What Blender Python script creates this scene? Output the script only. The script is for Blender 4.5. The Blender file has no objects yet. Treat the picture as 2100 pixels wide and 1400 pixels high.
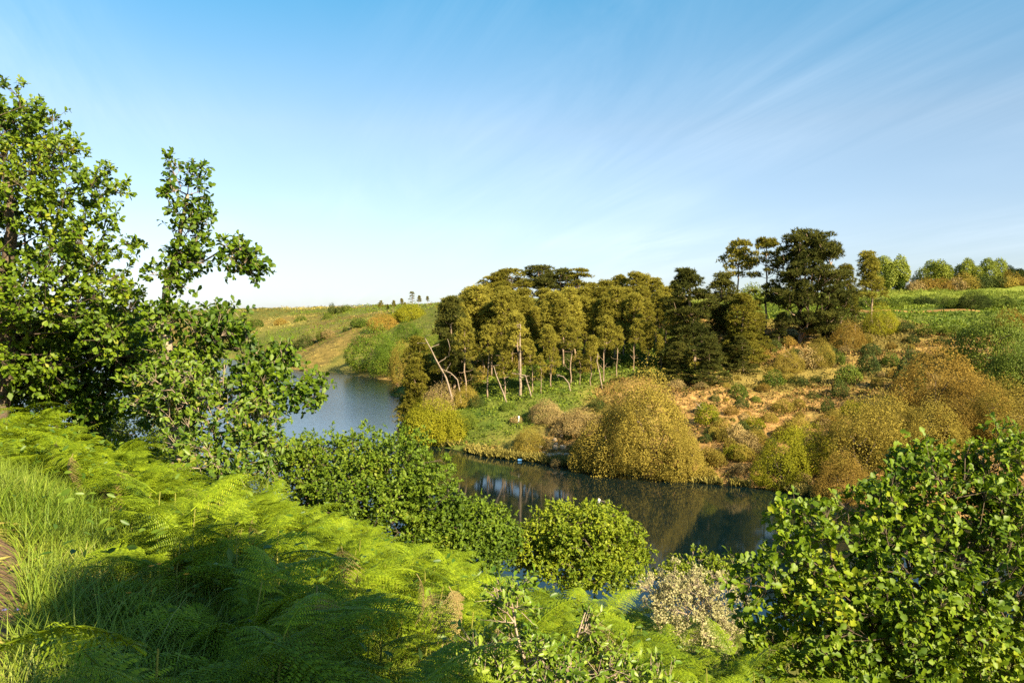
import bpy, math
import numpy as np
from mathutils import Vector, Matrix, Euler

R = math.radians
rng = np.random.default_rng(7)
sc = bpy.context.scene
col = sc.collection

# ------------------------------------------------------------------ camera, sky, sun, exposure
CAMZ, FPX, CX, CY, HOR = 16.0, 1700.0, 1050.0, 700.0, 655.0
PITCH = math.atan((CY - HOR) / FPX)
cam_d = bpy.data.cameras.new('camera'); cam = bpy.data.objects.new('camera', cam_d); col.objects.link(cam)
cam.location = (0, 0, CAMZ); cam.rotation_euler = (R(90) - PITCH, 0, 0)
cam_d.lens = 36.0 * FPX / 2100.0; cam_d.sensor_width = 36; cam_d.clip_start = 0.05; cam_d.clip_end = 20000
sc.camera = cam

SUN_EL, SUN_AZ = R(31), R(139)                # azimuth clockwise from +Y: the sun stands to the right and a little behind
SUN = Vector((math.sin(SUN_AZ) * math.cos(SUN_EL), math.cos(SUN_AZ) * math.cos(SUN_EL), math.sin(SUN_EL)))
w = bpy.data.worlds.new('World'); sc.world = w; w.use_nodes = True
nt = w.node_tree; N = nt.nodes; L = nt.links; N.clear()
def nd(t, **kw):
    n = N.new(t)
    for k, v in kw.items(): setattr(n, k, v)
    return n
def wmath(op, a, b=None):
    n = nd('ShaderNodeMath', operation=op)
    for i, v in enumerate((a, b)):
        if v is None: continue
        if isinstance(v, (int, float)): n.inputs[i].default_value = v
        else: L.new(v, n.inputs[i])
    return n.outputs[0]
out = nd('ShaderNodeOutputWorld'); bg = nd('ShaderNodeBackground'); bg.inputs['Strength'].default_value = 0.053
sky = nd('ShaderNodeTexSky', sky_type='NISHITA'); sky.sun_disc = False
sky.sun_elevation = SUN_EL; sky.sun_rotation = SUN_AZ; sky.altitude = 0; sky.air_density = 1.0; sky.dust_density = 0.6; sky.ozone_density = 2.0
tc = nd('ShaderNodeTexCoord'); sep = nd('ShaderNodeSeparateXYZ'); L.new(tc.outputs['Generated'], sep.inputs[0])
zc = wmath('MAXIMUM', sep.outputs['Z'], 0.0)
ramp = nd('ShaderNodeValToRGB'); L.new(zc, ramp.inputs[0])     # colour of the evening-clear sky by height
e = ramp.color_ramp.elements
e[0].position = 0.0; e[0].color = (0.70, 0.75, 0.97, 1)
e[1].position = 1.0; e[1].color = (0.45, 0.80, 1.0, 1)
for p, c in ((0.10, (0.93, 0.90, 0.96, 1)), (0.22, (1.03, 1.02, 0.96, 1)), (0.37, (0.48, 1.06, 1.10, 1))):
    x = e.new(p); x.color = c
tint = nd('ShaderNodeMix', data_type='RGBA', blend_type='MULTIPLY'); tint.inputs['Factor'].default_value = 1.0
L.new(sky.outputs[0], tint.inputs['A']); L.new(ramp.outputs[0], tint.inputs['B'])
# thin cirrus, drawn on a plane high above
den = wmath('ADD', zc, 0.10)
cmb = nd('ShaderNodeCombineXYZ'); L.new(wmath('DIVIDE', sep.outputs['X'], den), cmb.inputs[0]); L.new(wmath('DIVIDE', sep.outputs['Y'], den), cmb.inputs[1])
def wdot(vx, vy):
    n = nd('ShaderNodeVectorMath', operation='DOT_PRODUCT'); L.new(cmb.outputs[0], n.inputs[0]); n.inputs[1].default_value = (vx, vy, 0); return n.outputs['Value']
mp = nd('ShaderNodeCombineXYZ'); L.new(wdot(-0.30 * 0.22, 0.95 * 0.22), mp.inputs[0]); L.new(wdot(0.95 * 1.25, 0.30 * 1.25), mp.inputs[1])
n1 = nd('ShaderNodeTexNoise'); n1.inputs['Scale'].default_value = 1.3; n1.inputs['Detail'].default_value = 7; n1.inputs['Roughness'].default_value = 0.62; n1.inputs['Distortion'].default_value = 1.3
L.new(mp.outputs[0], n1.inputs['Vector'])
mp2 = nd('ShaderNodeMapping'); mp2.inputs['Location'].default_value = (3.1, 0.6, 0); mp2.inputs['Scale'].default_value = (0.5, 0.5, 1); L.new(cmb.outputs[0], mp2.inputs[0])
n2 = nd('ShaderNodeTexNoise'); n2.inputs['Scale'].default_value = 1.0; n2.inputs['Detail'].default_value = 2; L.new(mp2.outputs[0], n2.inputs['Vector'])
cr = nd('ShaderNodeValToRGB'); cr.color_ramp.elements[0].position = 0.38; cr.color_ramp.elements[1].position = 0.82; L.new(n1.outputs[0], cr.inputs[0])
cr2 = nd('ShaderNodeValToRGB'); cr2.color_ramp.elements[0].position = 0.36; cr2.color_ramp.elements[1].position = 0.66; L.new(n2.outputs[0], cr2.inputs[0])
cf = wmath('MULTIPLY', wmath('MULTIPLY', cr.outputs[0], cr2.outputs[0]), 0.30)
cl = nd('ShaderNodeMix', data_type='RGBA'); L.new(cf, cl.inputs['Factor']); L.new(tint.outputs['Result'], cl.inputs['A'])
cl.inputs['B'].default_value = (7.0, 7.8, 8.6, 1)
L.new(cl.outputs['Result'], bg.inputs['Color']); L.new(bg.outputs[0], out.inputs[0])

sd = bpy.data.lights.new('sun', 'SUN'); so = bpy.data.objects.new('sun', sd); col.objects.link(so)
sd.energy = 4.8; sd.angle = R(0.53); sd.color = (1.0, 0.85, 0.58)
so.rotation_euler = SUN.to_track_quat('Z', 'Y').to_euler(); so.location = (60, -40, 60)

vs = sc.view_settings; vs.view_transform = 'Standard'; vs.look = 'None'; vs.exposure = 1.78; vs.gamma = 1.0; vs.use_curve_mapping = False
sc.render.engine = 'CYCLES'; cy = sc.cycles
cy.max_bounces = 6; cy.diffuse_bounces = 3; cy.glossy_bounces = 3; cy.transmission_bounces = 3; cy.transparent_max_bounces = 4
cy.use_denoising = False; cy.sample_clamp_indirect = 6
cy.caustics_reflective = False; cy.caustics_refractive = False

# ------------------------------------------------------------------ helpers
def ray(px, py):
    u = (px - CX) / FPX; v = (CY - py) / FPX
    return np.array([u, math.cos(PITCH) + v * math.sin(PITCH), -math.sin(PITCH) + v * math.cos(PITCH)])
def P(px, py, Y):
    d = ray(px, py); t = Y / d[1]
    return np.array([0, 0, CAMZ]) + d * t
def shore(px, py):
    d = ray(px, py); t = -CAMZ / d[2]
    return (d[0] * t, d[1] * t)

def tag(o, label=None, cat=None, group=None, kind=None):
    if label: o['label'] = label
    if cat: o['category'] = cat
    if group: o['group'] = group
    if kind: o['kind'] = kind
    return o
def empty(name, loc):
    o = bpy.data.objects.new(name, None); o.empty_display_size = 0.3; o.location = loc; col.objects.link(o); return o
def link(name, me, parent=None, loc=(0, 0, 0)):
    o = bpy.data.objects.new(name, me); col.objects.link(o)
    if parent is not None: o.parent = parent
    o.location = loc
    return o
def mesh(name, verts, faces, mat=None, smooth=False):
    """faces: list of int arrays, each (k, n)"""
    me = bpy.data.meshes.new(name)
    verts = np.asarray(verts, dtype=np.float32).reshape(-1, 3)
    faces = [np.asarray(f, dtype=np.int32) for f in faces if len(f)]
    loops = np.concatenate([f.ravel() for f in faces]); tot = np.concatenate([np.full(len(f), f.shape[1], np.int32) for f in faces])
    start = np.concatenate([[0], np.cumsum(tot)[:-1]]).astype(np.int32)
    me.vertices.add(len(verts)); me.vertices.foreach_set('co', verts.ravel())
    me.loops.add(len(loops)); me.loops.foreach_set('vertex_index', loops)
    me.polygons.add(len(tot)); me.polygons.foreach_set('loop_start', start); me.polygons.foreach_set('loop_total', tot)
    if smooth: me.polygons.foreach_set('use_smooth', np.ones(len(tot), bool))
    me.update(calc_edges=True)
    if mat: me.materials.append(mat)
    return me
def unit(a):
    return a / np.maximum(np.linalg.norm(a, axis=-1, keepdims=True), 1e-9)
def rdir(n, r=None):
    r = rng if r is None else r
    return unit(r.normal(size=(n, 3)))

# value noise for the relief
_perm = np.random.default_rng(3).random((64, 64))
def vnoise(x, y):
    xi = np.floor(x).astype(int); yi = np.floor(y).astype(int); fx = x - xi; fy = y - yi
    fx = fx * fx * (3 - 2 * fx); fy = fy * fy * (3 - 2 * fy)
    a = _perm[xi % 64, yi % 64]; b = _perm[(xi + 1) % 64, yi % 64]; c = _perm[xi % 64, (yi + 1) % 64]; d = _perm[(xi + 1) % 64, (yi + 1) % 64]
    return (a * (1 - fx) + b * fx) * (1 - fy) + (c * (1 - fx) + d * fx) * fy - 0.5

def where(text, px, py, marks):
    d, mx, my, nm = min(((px - m[0]) ** 2 + (py - m[1]) ** 2, m[0], m[1], m[2]) for m in marks)
    v = 'above' if py < my - 14 else ('below' if py > my + 14 else ''); h_ = 'left of' if px < mx - 16 else ('right of' if px > mx + 16 else '')
    s_ = (v + ' and ' + h_) if v and h_ else (v or h_ or 'beside')
    return text + ' ' + ('just ' if d < 50 ** 2 and s_ != 'beside' and not (v and h_) else '') + s_ + ' the ' + nm
def proj(p):
    y = p[1] * math.cos(PITCH) - (p[2] - CAMZ) * math.sin(PITCH); z_ = p[1] * math.sin(PITCH) + (p[2] - CAMZ) * math.cos(PITCH)
    return CX + FPX * p[0] / y, CY - FPX * z_ / y
SLOPE_MARKS = ((1335, 870, 'tallest willow dome'), (1610, 950, 'dense round willow'), (1790, 900, 'wide olive willow'), (1935, 775, 'large rusty dome'), (1810, 655, 'yellow green round bush'), (1645, 700, 'great pine'), (1455, 780, 'drooping black green pine'), (1660, 745, 'bleached scrub'), (1140, 925, 'rock scar'), (1745, 700, 'rusty orange bush'), (2060, 710, 'big dark green bush'), (1700, 848, 'round dark lone bush'), (1525, 760, 'low sweeping pine'))
GROVE_MARKS = ((895, 750, 'leaning dead trunk'), (1066, 740, 'straight pale trunk'), (1330, 775, 'tallest willow top'), (1160, 785, 'crooked dead trunk'), (1425, 700, 'tall dark pine'), (1228, 760, 'grey dead trunk'), (1120, 560, 'flat topped pines'), (1012, 775, 'slanting dead trunk'))
FERN_MARKS = ((420, 880, 'slim oak foot'), (40, 1120, 'bare footpath'), (1190, 1230, 'round light oak'), (1400, 1330, 'pale silvery shrub'), (1060, 1280, 'crooked sapling'), (740, 1130, 'largest near oak'), (150, 1080, 'long grass'), (150, 800, 'tall left oak'), (1190, 1330, 'straight sapling'), (960, 1180, 'low squeezed oak'), (310, 1180, 'orange flowers'), (1560, 1340, 'big right oak'))
# ------------------------------------------------------------------ materials
def mat(name, c1, c2, trans=0.0, rough=0.6, scale=3.0, spec=0.3, island=True, c3=None, bump=0.0, nscale2=None, isl=0.42):
    m = bpy.data.materials.new(name); m.use_nodes = True
    t = m.node_tree; n = t.nodes; l = t.links; n.clear()
    o = n.new('ShaderNodeOutputMaterial'); b = n.new('ShaderNodeBsdfPrincipled')
    b.inputs['Roughness'].default_value = rough; b.inputs['Specular IOR Level'].default_value = spec
    tcn = n.new('ShaderNodeTexCoord'); no = n.new('ShaderNodeTexNoise'); no.inputs['Scale'].default_value = scale; no.inputs['Detail'].default_value = 4
    l.new(tcn.outputs['Object'], no.inputs['Vector'])
    r = n.new('ShaderNodeValToRGB'); r.color_ramp.elements[0].color = (*c1, 1); r.color_ramp.elements[1].color = (*c2, 1)
    r.color_ramp.elements[0].position = 0.25; r.color_ramp.elements[1].position = 0.75
    if c3 is not None:
        x = r.color_ramp.elements.new(0.93); x.color = (*c3, 1)
    if island:
        g = n.new('ShaderNodeNewGeometry'); oi = n.new('ShaderNodeObjectInfo')
        m1 = n.new('ShaderNodeMath'); m1.operation = 'MULTIPLY_ADD'; l.new(g.outputs['Random Per Island'], m1.inputs[0]); m1.inputs[1].default_value = isl
        l.new(no.outputs[0], m1.inputs[2])
        m2 = n.new('ShaderNodeMath'); m2.operation = 'MULTIPLY_ADD'; l.new(oi.outputs['Random'], m2.inputs[0]); m2.inputs[1].default_value = 0.25
        l.new(m1.outputs[0], m2.inputs[2])
        m3 = n.new('ShaderNodeMath'); m3.operation = 'SUBTRACT'; l.new(m2.outputs[0], m3.inputs[0]); m3.inputs[1].default_value = 0.12 + isl / 2
        l.new(m3.outputs[0], r.inputs[0])
    else:
        l.new(no.outputs[0], r.inputs[0])
    l.new(r.outputs[0], b.inputs['Base Color'])
    if bump:
        bp = n.new('ShaderNodeBump'); bp.inputs['Strength'].default_value = bump; bp.inputs['Distance'].default_value = 0.05
        no2 = n.new('ShaderNodeTexNoise'); no2.inputs['Scale'].default_value = nscale2 or scale * 4; no2.inputs['Detail'].default_value = 5
        l.new(tcn.outputs['Object'], no2.inputs['Vector']); l.new(no2.outputs[0], bp.inputs['Height']); l.new(bp.outputs[0], b.inputs['Normal'])
    if trans:
        tr = n.new('ShaderNodeBsdfTranslucent'); l.new(r.outputs[0], tr.inputs['Color'])
        mx = n.new('ShaderNodeMixShader'); mx.inputs[0].default_value = trans
        l.new(b.outputs[0], mx.inputs[1]); l.new(tr.outputs[0], mx.inputs[2]); l.new(mx.outputs[0], o.inputs[0])
    else:
        l.new(b.outputs[0], o.inputs[0])
    return m
M = dict(
    oak=mat('oak_leaf', (0.034, 0.076, 0.004), (0.140, 0.205, 0.008), 0.32, 0.5, 1.2, 0.25, c3=(0.25, 0.26, 0.015)),
    oakr=mat('oak_leaf_deep', (0.036, 0.082, 0.004), (0.155, 0.225, 0.008), 0.34, 0.5, 1.2, 0.28, c3=(0.26, 0.28, 0.015)),
    oakm=mat('small_oak_leaf', (0.036, 0.072, 0.005), (0.125, 0.185, 0.010), 0.28, 0.55, 0.6, 0.2, c3=(0.20, 0.22, 0.02)),
    oakl=mat('light_oak_leaf', (0.090, 0.140, 0.006), (0.250, 0.285, 0.014), 0.32, 0.55, 0.6, 0.2, c3=(0.30, 0.29, 0.02)),
    bark=mat('bark', (0.05, 0.035, 0.022), (0.17, 0.125, 0.085), 0, 0.9, 9, 0.2, island=False, bump=0.6),
    palebark=mat('pale_bark', (0.17, 0.12, 0.08), (0.42, 0.33, 0.24), 0, 0.9, 6, 0.2, island=False, bump=0.5),
    pinebark=mat('pine_bark', (0.12, 0.080, 0.052), (0.34, 0.245, 0.165), 0, 0.9, 2.5, 0.2, island=False, bump=0.6),
    deadwood=mat('dead_wood', (0.14, 0.10, 0.07), (0.31, 0.24, 0.175), 0, 0.9, 3, 0.2, island=False, bump=0.4),
    pine=mat('pine_needles', (0.165, 0.152, 0.020), (0.420, 0.370, 0.060), 0.42, 0.8, 0.18, 0.05),
    pined=mat('dark_pine_needles', (0.042, 0.052, 0.012), (0.135, 0.130, 0.024), 0.28, 0.8, 0.2, 0.05),
    pinem=mat('green_pine_needles', (0.092, 0.096, 0.012), (0.255, 0.220, 0.030), 0.34, 0.8, 0.2, 0.05),
    willow=mat('olive_willow_leaf', (0.165, 0.132, 0.022), (0.395, 0.305, 0.056), 0.36, 0.8, 0.30, 0.05, isl=0.22),
    willowb=mat('brown_willow_leaf', (0.160, 0.108, 0.022), (0.380, 0.250, 0.048), 0.36, 0.8, 0.30, 0.05, isl=0.22),
    dkbush=mat('gorse_leaf', (0.026, 0.045, 0.010), (0.085, 0.100, 0.018), 0.15, 0.7, 0.6, 0.1, isl=0.22),
    gbush=mat('green_bush_leaf', (0.050, 0.090, 0.008), (0.150, 0.185, 0.016), 0.25, 0.6, 0.6, 0.2, isl=0.22),
    ybush=mat('yellow_green_bush_leaf', (0.140, 0.150, 0.008), (0.310, 0.290, 0.018), 0.34, 0.7, 0.4, 0.1, isl=0.22),
    beige=mat('dry_scrub', (0.165, 0.120, 0.045), (0.370, 0.270, 0.105), 0.15, 0.9, 0.8, 0.05, isl=0.22),
    silver=mat('pale_willow_leaf', (0.20, 0.19, 0.065), (0.44, 0.40, 0.19), 0.28, 0.5, 2.0, 0.3),
    lime=mat('spring_leaf', (0.130, 0.165, 0.016), (0.260, 0.285, 0.034), 0.3, 0.6, 0.6, 0.2),
    fern=mat('bracken_frond', (0.095, 0.150, 0.005), (0.270, 0.350, 0.011), 0.34, 0.55, 1.5, 0.2, c3=(0.38, 0.37, 0.030)),
    straw=mat('straw_grass', (0.18, 0.155, 0.035), (0.38, 0.31, 0.085), 0.2, 0.9, 0.25, 0.05),
    fernbrown=mat('dead_bracken_frond', (0.20, 0.14, 0.05), (0.34, 0.28, 0.10), 0.20, 0.7, 1.5, 0.2),
    fernstem=mat('bracken_stem', (0.13, 0.15, 0.02), (0.24, 0.22, 0.04), 0.0, 0.6, 3, 0.3),
    grass=mat('grass_blade', (0.085, 0.150, 0.010), (0.230, 0.290, 0.028), 0.32, 0.5, 0.9, 0.25, c3=(0.40, 0.36, 0.12)),
    dry=mat('dry_bracken_litter', (0.130, 0.072, 0.024), (0.430, 0.255, 0.085), 0.12, 0.9, 0.25, 0.05),
    scrub=mat('olive_scrub', (0.080, 0.070, 0.014), (0.200, 0.150, 0.036), 0.10, 0.7, 0.25, 0.1),
    under=mat('undergrowth_leaf', (0.060, 0.105, 0.008), (0.175, 0.215, 0.018), 0.28, 0.6, 0.25, 0.2),
    meadow=mat('meadow_blade', (0.120, 0.165, 0.016), (0.250, 0.270, 0.036), 0.30, 0.6, 0.06, 0.2),
    ivy=mat('bramble_leaf', (0.040, 0.090, 0.008), (0.150, 0.215, 0.016), 0.28, 0.45, 2.5, 0.3, c3=(0.26, 0.17, 0.04)),
    sap=mat('sapling_leaf', (0.090, 0.160, 0.008), (0.230, 0.300, 0.030), 0.30, 0.4, 4, 0.35, c3=(0.34, 0.33, 0.10)),
    stone=mat('pale_rock', (0.28, 0.20, 0.12), (0.48, 0.37, 0.25), 0, 0.9, 2.5, 0.05, island=False, bump=0.7),
    dirt=mat('path_dirt', (0.10, 0.062, 0.036), (0.22, 0.145, 0.085), 0, 0.95, 2.5, 0.1, island=False, bump=0.8, nscale2=14),
    white=mat('white_paint', (0.70, 0.68, 0.62), (0.80, 0.78, 0.74), 0, 0.5, 6, 0.4, island=False),
    blue=mat('blue_plastic', (0.05, 0.17, 0.40), (0.12, 0.28, 0.50), 0, 0.5, 6, 0.3, island=False),
    orange=mat('orange_petal', (0.70, 0.22, 0.01), (0.80, 0.34, 0.02), 0.2, 0.5, 6, 0.3, island=False),
    violet=mat('violet_petal', (0.22, 0.20, 0.55), (0.34, 0.30, 0.68), 0.2, 0.5, 6, 0.3, island=False),
)

# ------------------------------------------------------------------ relief
CTRL = []
def c(px, py, Y): CTRL.append(tuple(P(px, py, Y)))
FARSHORE = [shore(*q) for q in ((900, 912), (1000, 935), (1070, 944), (1140, 950), (1220, 962), (1300, 973), (1450, 990), (1600, 1003), (1760, 1035))] 
FARSHORE += [(37, 66), (47, 61), (62, 57), (90, 55)]
TIP = [(-11.5, 103.5), (-14.0, 107), (-15.5, 115), (-17.3, 135), (-19.5, 155), (-23.5, 186), (-32.5, 219), (-51, 246), (-69, 266), (-96, 312), (-132, 362), (-180, 395), (-260, 430), (-420, 470)]
NEARSHORE = [(110, 36), (60, 38), (30, 40), (15, 42), (4, 45.5), (-3, 50), (-9, 55), (-18, 64), (-35, 80), (-60, 110), (-100, 150), (-180, 220), (-280, 300), (-420, 380)]
def densify(pts, n=3):
    o = []
    for a, b in zip(pts[:-1], pts[1:]):
        for k in range(n): o.append((a[0] + (b[0] - a[0]) * k / n, a[1] + (b[1] - a[1]) * k / n))
    return o + [pts[-1]]
for s in densify(FARSHORE, 2) + densify(TIP, 2) + densify(NEARSHORE, 2): CTRL.append((s[0], s[1], 0.0))
for x, y in ((0, 72), (-8, 85), (10, 65), (25, 58), (-20, 95), (-30, 120), (-28, 150), (-45, 180), (-60, 220), (-90, 240), (-130, 280), (45, 50), (70, 47), (-200, 320), (-300, 380), (-45, 130), (100, 45)):
    CTRL.append((x, y, -2.5))
for q in ((860, 850, 112), (950, 815, 117), (1100, 812, 112), (1250, 790, 114), (1000, 880, 104), (1100, 890, 99), (1200, 850, 101), (1440, 800, 105), (1450, 900, 91),
          (1550, 850, 98), (1600, 720, 125), (1640, 700, 130), (1700, 780, 112), (1750, 850, 98), (1800, 700, 128), (1850, 642, 145), (2000, 640, 145), (2150, 636, 145),
          (1760, 640, 150), (1850, 602, 190), (2100, 590, 195), (2300, 585, 200), (1950, 720, 118), (2050, 780, 100), (2000, 850, 88), (1900, 900, 84), (2100, 900, 78), (2200, 720, 110),
          (1000, 700, 150), (1200, 690, 155), (1400, 670, 150), (1550, 640, 170), (900, 745, 145), (1200, 640, 190), (1450, 620, 200), (900, 690, 175), (1650, 610, 200),
          (700, 690, 290), (640, 720, 276), (750, 652, 320), (830, 634, 330), (900, 620, 330), (860, 680, 260), (780, 720, 262), (1000, 610, 300),
          (560, 700, 350), (600, 665, 420), (560, 643, 480), (700, 639, 450), (830, 632, 420), (400, 646, 480), (300, 650, 500), (100, 652, 520), (400, 690, 430), (300, 690, 440), (100, 690, 460), (-200, 650, 600),
          (2100, 600, 300), (1600, 615, 320), (1250, 620, 330)):
    c(*q)
for q in ((0, 0, 14.4), (-2.6, 4.2, 14.4), (-3.8, 6.1, 14.4), (-5.2, 8, 14.5), (-1.5, 2, 14.4), (-1, -4, 14.5), (-7, 12, 13.75), (-10, 14, 14.1), (-4, 10, 13.3), (-15, 10, 14.8), (-9, 9, 14.3), (-8, 15, 13.6), (-5.5, 13, 12.9),
          (1.9, 8, 12.1), (3.0, 7.2, 11.85), (0.9, 10.5, 11.5), (2.2, 10, 11.2), (-0.4, 14, 10.5), (-4.1, 20, 9.9), (-7.5, 26, 9.6), (-0.8, 4, 13.75), (0.15, 5, 13.0), (1.0, 1.5, 13.9), (2.6, 3.5, 12.4), (-2.2, 8, 13.3), (-2.2, 13, 11.6), (-4.8, 17, 11.4),
          (4.5, 9.5, 9.8), (8, 5, 10.0), (3.4, 12, 9.0), (8, 20, 5.5), (1, 20, 8.2), (-2, 28, 6.5), (5, 25, 6.0), (4, 33, 3.2), (4, 40, 1.0), (-6, 36, 4.5), (-12, 42, 4.0), (-12, 32, 8), (14, 30, 3.0), (20, 15, 5), (20, 35, 1.5),
          (0, -12, 15), (10, -4, 12.3), (-10, -10, 17), (14, -30, 13), (-30, 0, 20), (-25, 25, 14), (-40, 45, 10), (-28, 58, 4), (-60, 85, 4), (-100, 110, 10), (-200, 150, 20), (50, 0, 5), (60, 25, 3), (100, -30, 10), (-60, -60, 25), (60, -100, 20),
          (300, 120, 24), (300, 250, 28), (-400, 200, 25), (150, 120, 20), (120, 85, 8)):
    CTRL.append(q)
for a in range(0, 360, 30):
    CTRL.append((1100 * math.sin(R(a)), 1100 * math.cos(R(a)), 10.0)); CTRL.append((5000 * math.sin(R(a)), 5000 * math.cos(R(a)), 0.0))
CT = np.array(CTRL); K = len(CT)
_A = np.linalg.norm(CT[:, None, :2] - CT[None, :, :2], axis=2)
_W = np.linalg.solve(np.block([[_A + np.eye(K) * 1e-6, np.ones((K, 1))], [np.ones((1, K)), np.zeros((1, 1))]]), np.concatenate([CT[:, 2], [0]]))
def gz(x, y):
    x = np.atleast_1d(np.asarray(x, float)); y = np.atleast_1d(np.asarray(y, float)); sh = x.shape
    x = x.ravel(); y = y.ravel(); z = np.empty_like(x)
    for i in range(0, len(x), 20000):
        s = slice(i, i + 20000)
        z[s] = np.hypot(x[s, None] - CT[None, :, 0], y[s, None] - CT[None, :, 1]) @ _W[:K] + _W[K]
    r = np.hypot(x, y)
    amp = np.clip((z - 0.2) / 2.5, 0, 1) * np.clip((r - 25) / 50, 0.12, 1)
    z = z + amp * (1.1 * vnoise(x / 6.0, y / 6.0) + 0.9 * vnoise(x / 2.6 + 9, y / 2.6) + 1.2 * np.clip((r - 180) / 100, 0, 1) * vnoise(x / 25.0, y / 25.0))
    return z.reshape(sh)
def g1(x, y): return float(gz(x, y)[0])
def hit(px, py, y0=55):
    d = ray(px, py); Y = np.geomspace(y0, 900, 500); t = Y / d[1]
    z = CAMZ + d[2] * t; k = np.argmax(z < gz(d[0] * t, Y) + 0.02)
    if k == 0: k = 200
    return np.array([d[0] * t[k], Y[k], g1(d[0] * t[k], Y[k])])

ang = np.concatenate([np.linspace(-180, -48, 34)[:-1], np.linspace(-48, 48, 280), np.linspace(48, 180, 34)[1:-1]])
rad = np.concatenate([np.geomspace(0.4, 60, 110)[:-1], np.geomspace(60, 360, 150)[:-1], np.geomspace(360, 6000, 45)])
AA, RR = np.meshgrid(np.radians(ang), rad); GX = RR * np.sin(AA); GY = RR * np.cos(AA); GZ = gz(GX, GY)
na, nr = len(ang), len(rad)
idx = np.arange(nr * na).reshape(nr, na); nx = np.roll(idx, -1, axis=1)
quads = np.stack([idx[:-1], nx[:-1], nx[1:], idx[1:]], axis=2).reshape(-1, 4)[:, ::-1]
cen = nr * na
tris = np.stack([np.full(na, cen), nx[0], idx[0]], axis=1)[:, ::-1]
V = np.concatenate([np.stack([GX, GY, GZ], axis=2).reshape(-1, 3), [[0, 0, g1(0, 0)]]])

# what grows where: dry (orange), green, olive scrub, field
COVER = []
def cov(kind, *pts):
    for px, py in pts: h = hit(px, py); COVER.append((h[0], h[1], kind))
cov(0, (1480, 830), (1560, 860), (1640, 830), (1700, 810), (1450, 900), (1520, 940), (1600, 960), (1180, 870), (1150, 900), (1130, 940), (1780, 790), (1820, 730), (1600, 720), (1650, 740), (1660, 970), (1300, 790), (1400, 810), (1900, 710), (705, 668), (600, 662), (720, 748), (600, 748))
cov(1, (960, 850), (1000, 870), (1050, 880), (900, 870), (1050, 830), (1000, 830), (1120, 830), (950, 800), (1100, 800), (1200, 790), (1300, 760), (760, 720), (800, 650), (560, 690), (1950, 670), (2050, 670), (1880, 660), (850, 660), (830, 640), (700, 642), (620, 645), (560, 645), (640, 655), (760, 645), (1880, 625), (2000, 625))
cov(2, (1720, 750), (1650, 780), (1830, 690), (1780, 720), (1090, 900), (1230, 830), (1570, 790), (2000, 740), (1900, 760), (1880, 840), (700, 655), (640, 650), (750, 680), (620, 710), (720, 690), (650, 725), (680, 705), (640, 740), (400, 690), (300, 690))
cov(3, (1850, 605), (1950, 605), (2050, 600), (2100, 605), (1900, 595), (2020, 612))
COV = np.array(COVER)
def cover(x, y):
    x = np.asarray(x, float).ravel(); y = np.asarray(y, float).ravel(); W = np.zeros((len(x), 4))
    jx = 10 * vnoise(x / 7, y / 7 + 20) + 5 * vnoise(x / 2.5, y / 2.5); jy = 10 * vnoise(x / 7 + 30, y / 7) + 5 * vnoise(x / 2.5 + 7, y / 2.5)
    s = np.clip(np.hypot(x, y) / 110, 0.3, 4)
    jx *= np.clip(s, 0.5, 2) * 0.8; jy *= np.clip(s, 0.5, 2) * 0.8
    for i in range(0, len(x), 20000):
        q = slice(i, i + 20000)
        d = np.hypot(x[q, None] + jx[q, None] - COV[None, :, 0], y[q, None] + jy[q, None] - COV[None, :, 1])
        k = np.exp(-(d - d.min(axis=1, keepdims=True)) / 2.0)
        for t in range(4): W[q, t] = (k * (COV[None, :, 2] == t)).sum(axis=1)
    return W / W.sum(axis=1, keepdims=True)
CW = cover(V[:, 0], V[:, 1])
near = np.hypot(V[:, 0], V[:, 1]) < 60
colr = np.concatenate([CW[:, :3], np.ones((len(V), 1))], axis=1); farm = np.clip((np.hypot(V[:, 0], V[:, 1]) - 215) / 40, 0, 1); colr[:, 0] *= 1 - 0.75 * farm; colr[:, 1] += 0.35 * farm; colr[:, 2] += 0.3 * farm; colr[:, :3] = np.clip(colr[:, :3], 0, 1); colr[near, :3] = (0.15, 0.55, 0.3)

gm = bpy.data.materials.new('ground_cover'); gm.use_nodes = True
t = gm.node_tree; n = t.nodes; l = t.links; b = n['Principled BSDF']; b.inputs['Roughness'].default_value = 0.95; b.inputs['Specular IOR Level'].default_value = 0.1
at = n.new('ShaderNodeAttribute'); at.attribute_name = 'cover'; sp = n.new('ShaderNodeSeparateColor'); l.new(at.outputs['Color'], sp.inputs[0])
tcn = n.new('ShaderNodeTexCoord')
def two(c1, c2, s):
    no = n.new('ShaderNodeTexNoise'); no.inputs['Scale'].default_value = s; no.inputs['Detail'].default_value = 8; no.inputs['Roughness'].default_value = 0.65; l.new(tcn.outputs['Object'], no.inputs['Vector'])
    r = n.new('ShaderNodeValToRGB'); r.color_ramp.elements[0].position = 0.35; r.color_ramp.elements[1].position = 0.65
    r.color_ramp.elements[0].color = (*c1, 1); r.color_ramp.elements[1].color = (*c2, 1); l.new(no.outputs[0], r.inputs[0]); return r.outputs[0]
def mixc(f, a, bb):
    m = n.new('ShaderNodeMix'); m.data_type = 'RGBA'; l.new(f, m.inputs['Factor']); l.new(a, m.inputs['A']); l.new(bb, m.inputs['B']); return m.outputs['Result']
fieldc = two((0.13, 0.18, 0.02), (0.22, 0.25, 0.035), 0.15)
cgreen = two((0.045, 0.085, 0.010), (0.12, 0.14, 0.022), 0.5)
cdry = two((0.13, 0.075, 0.026), (0.43, 0.255, 0.085), 1.3)
cscrub = two((0.085, 0.068, 0.018), (0.24, 0.17, 0.045), 0.4)
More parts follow.
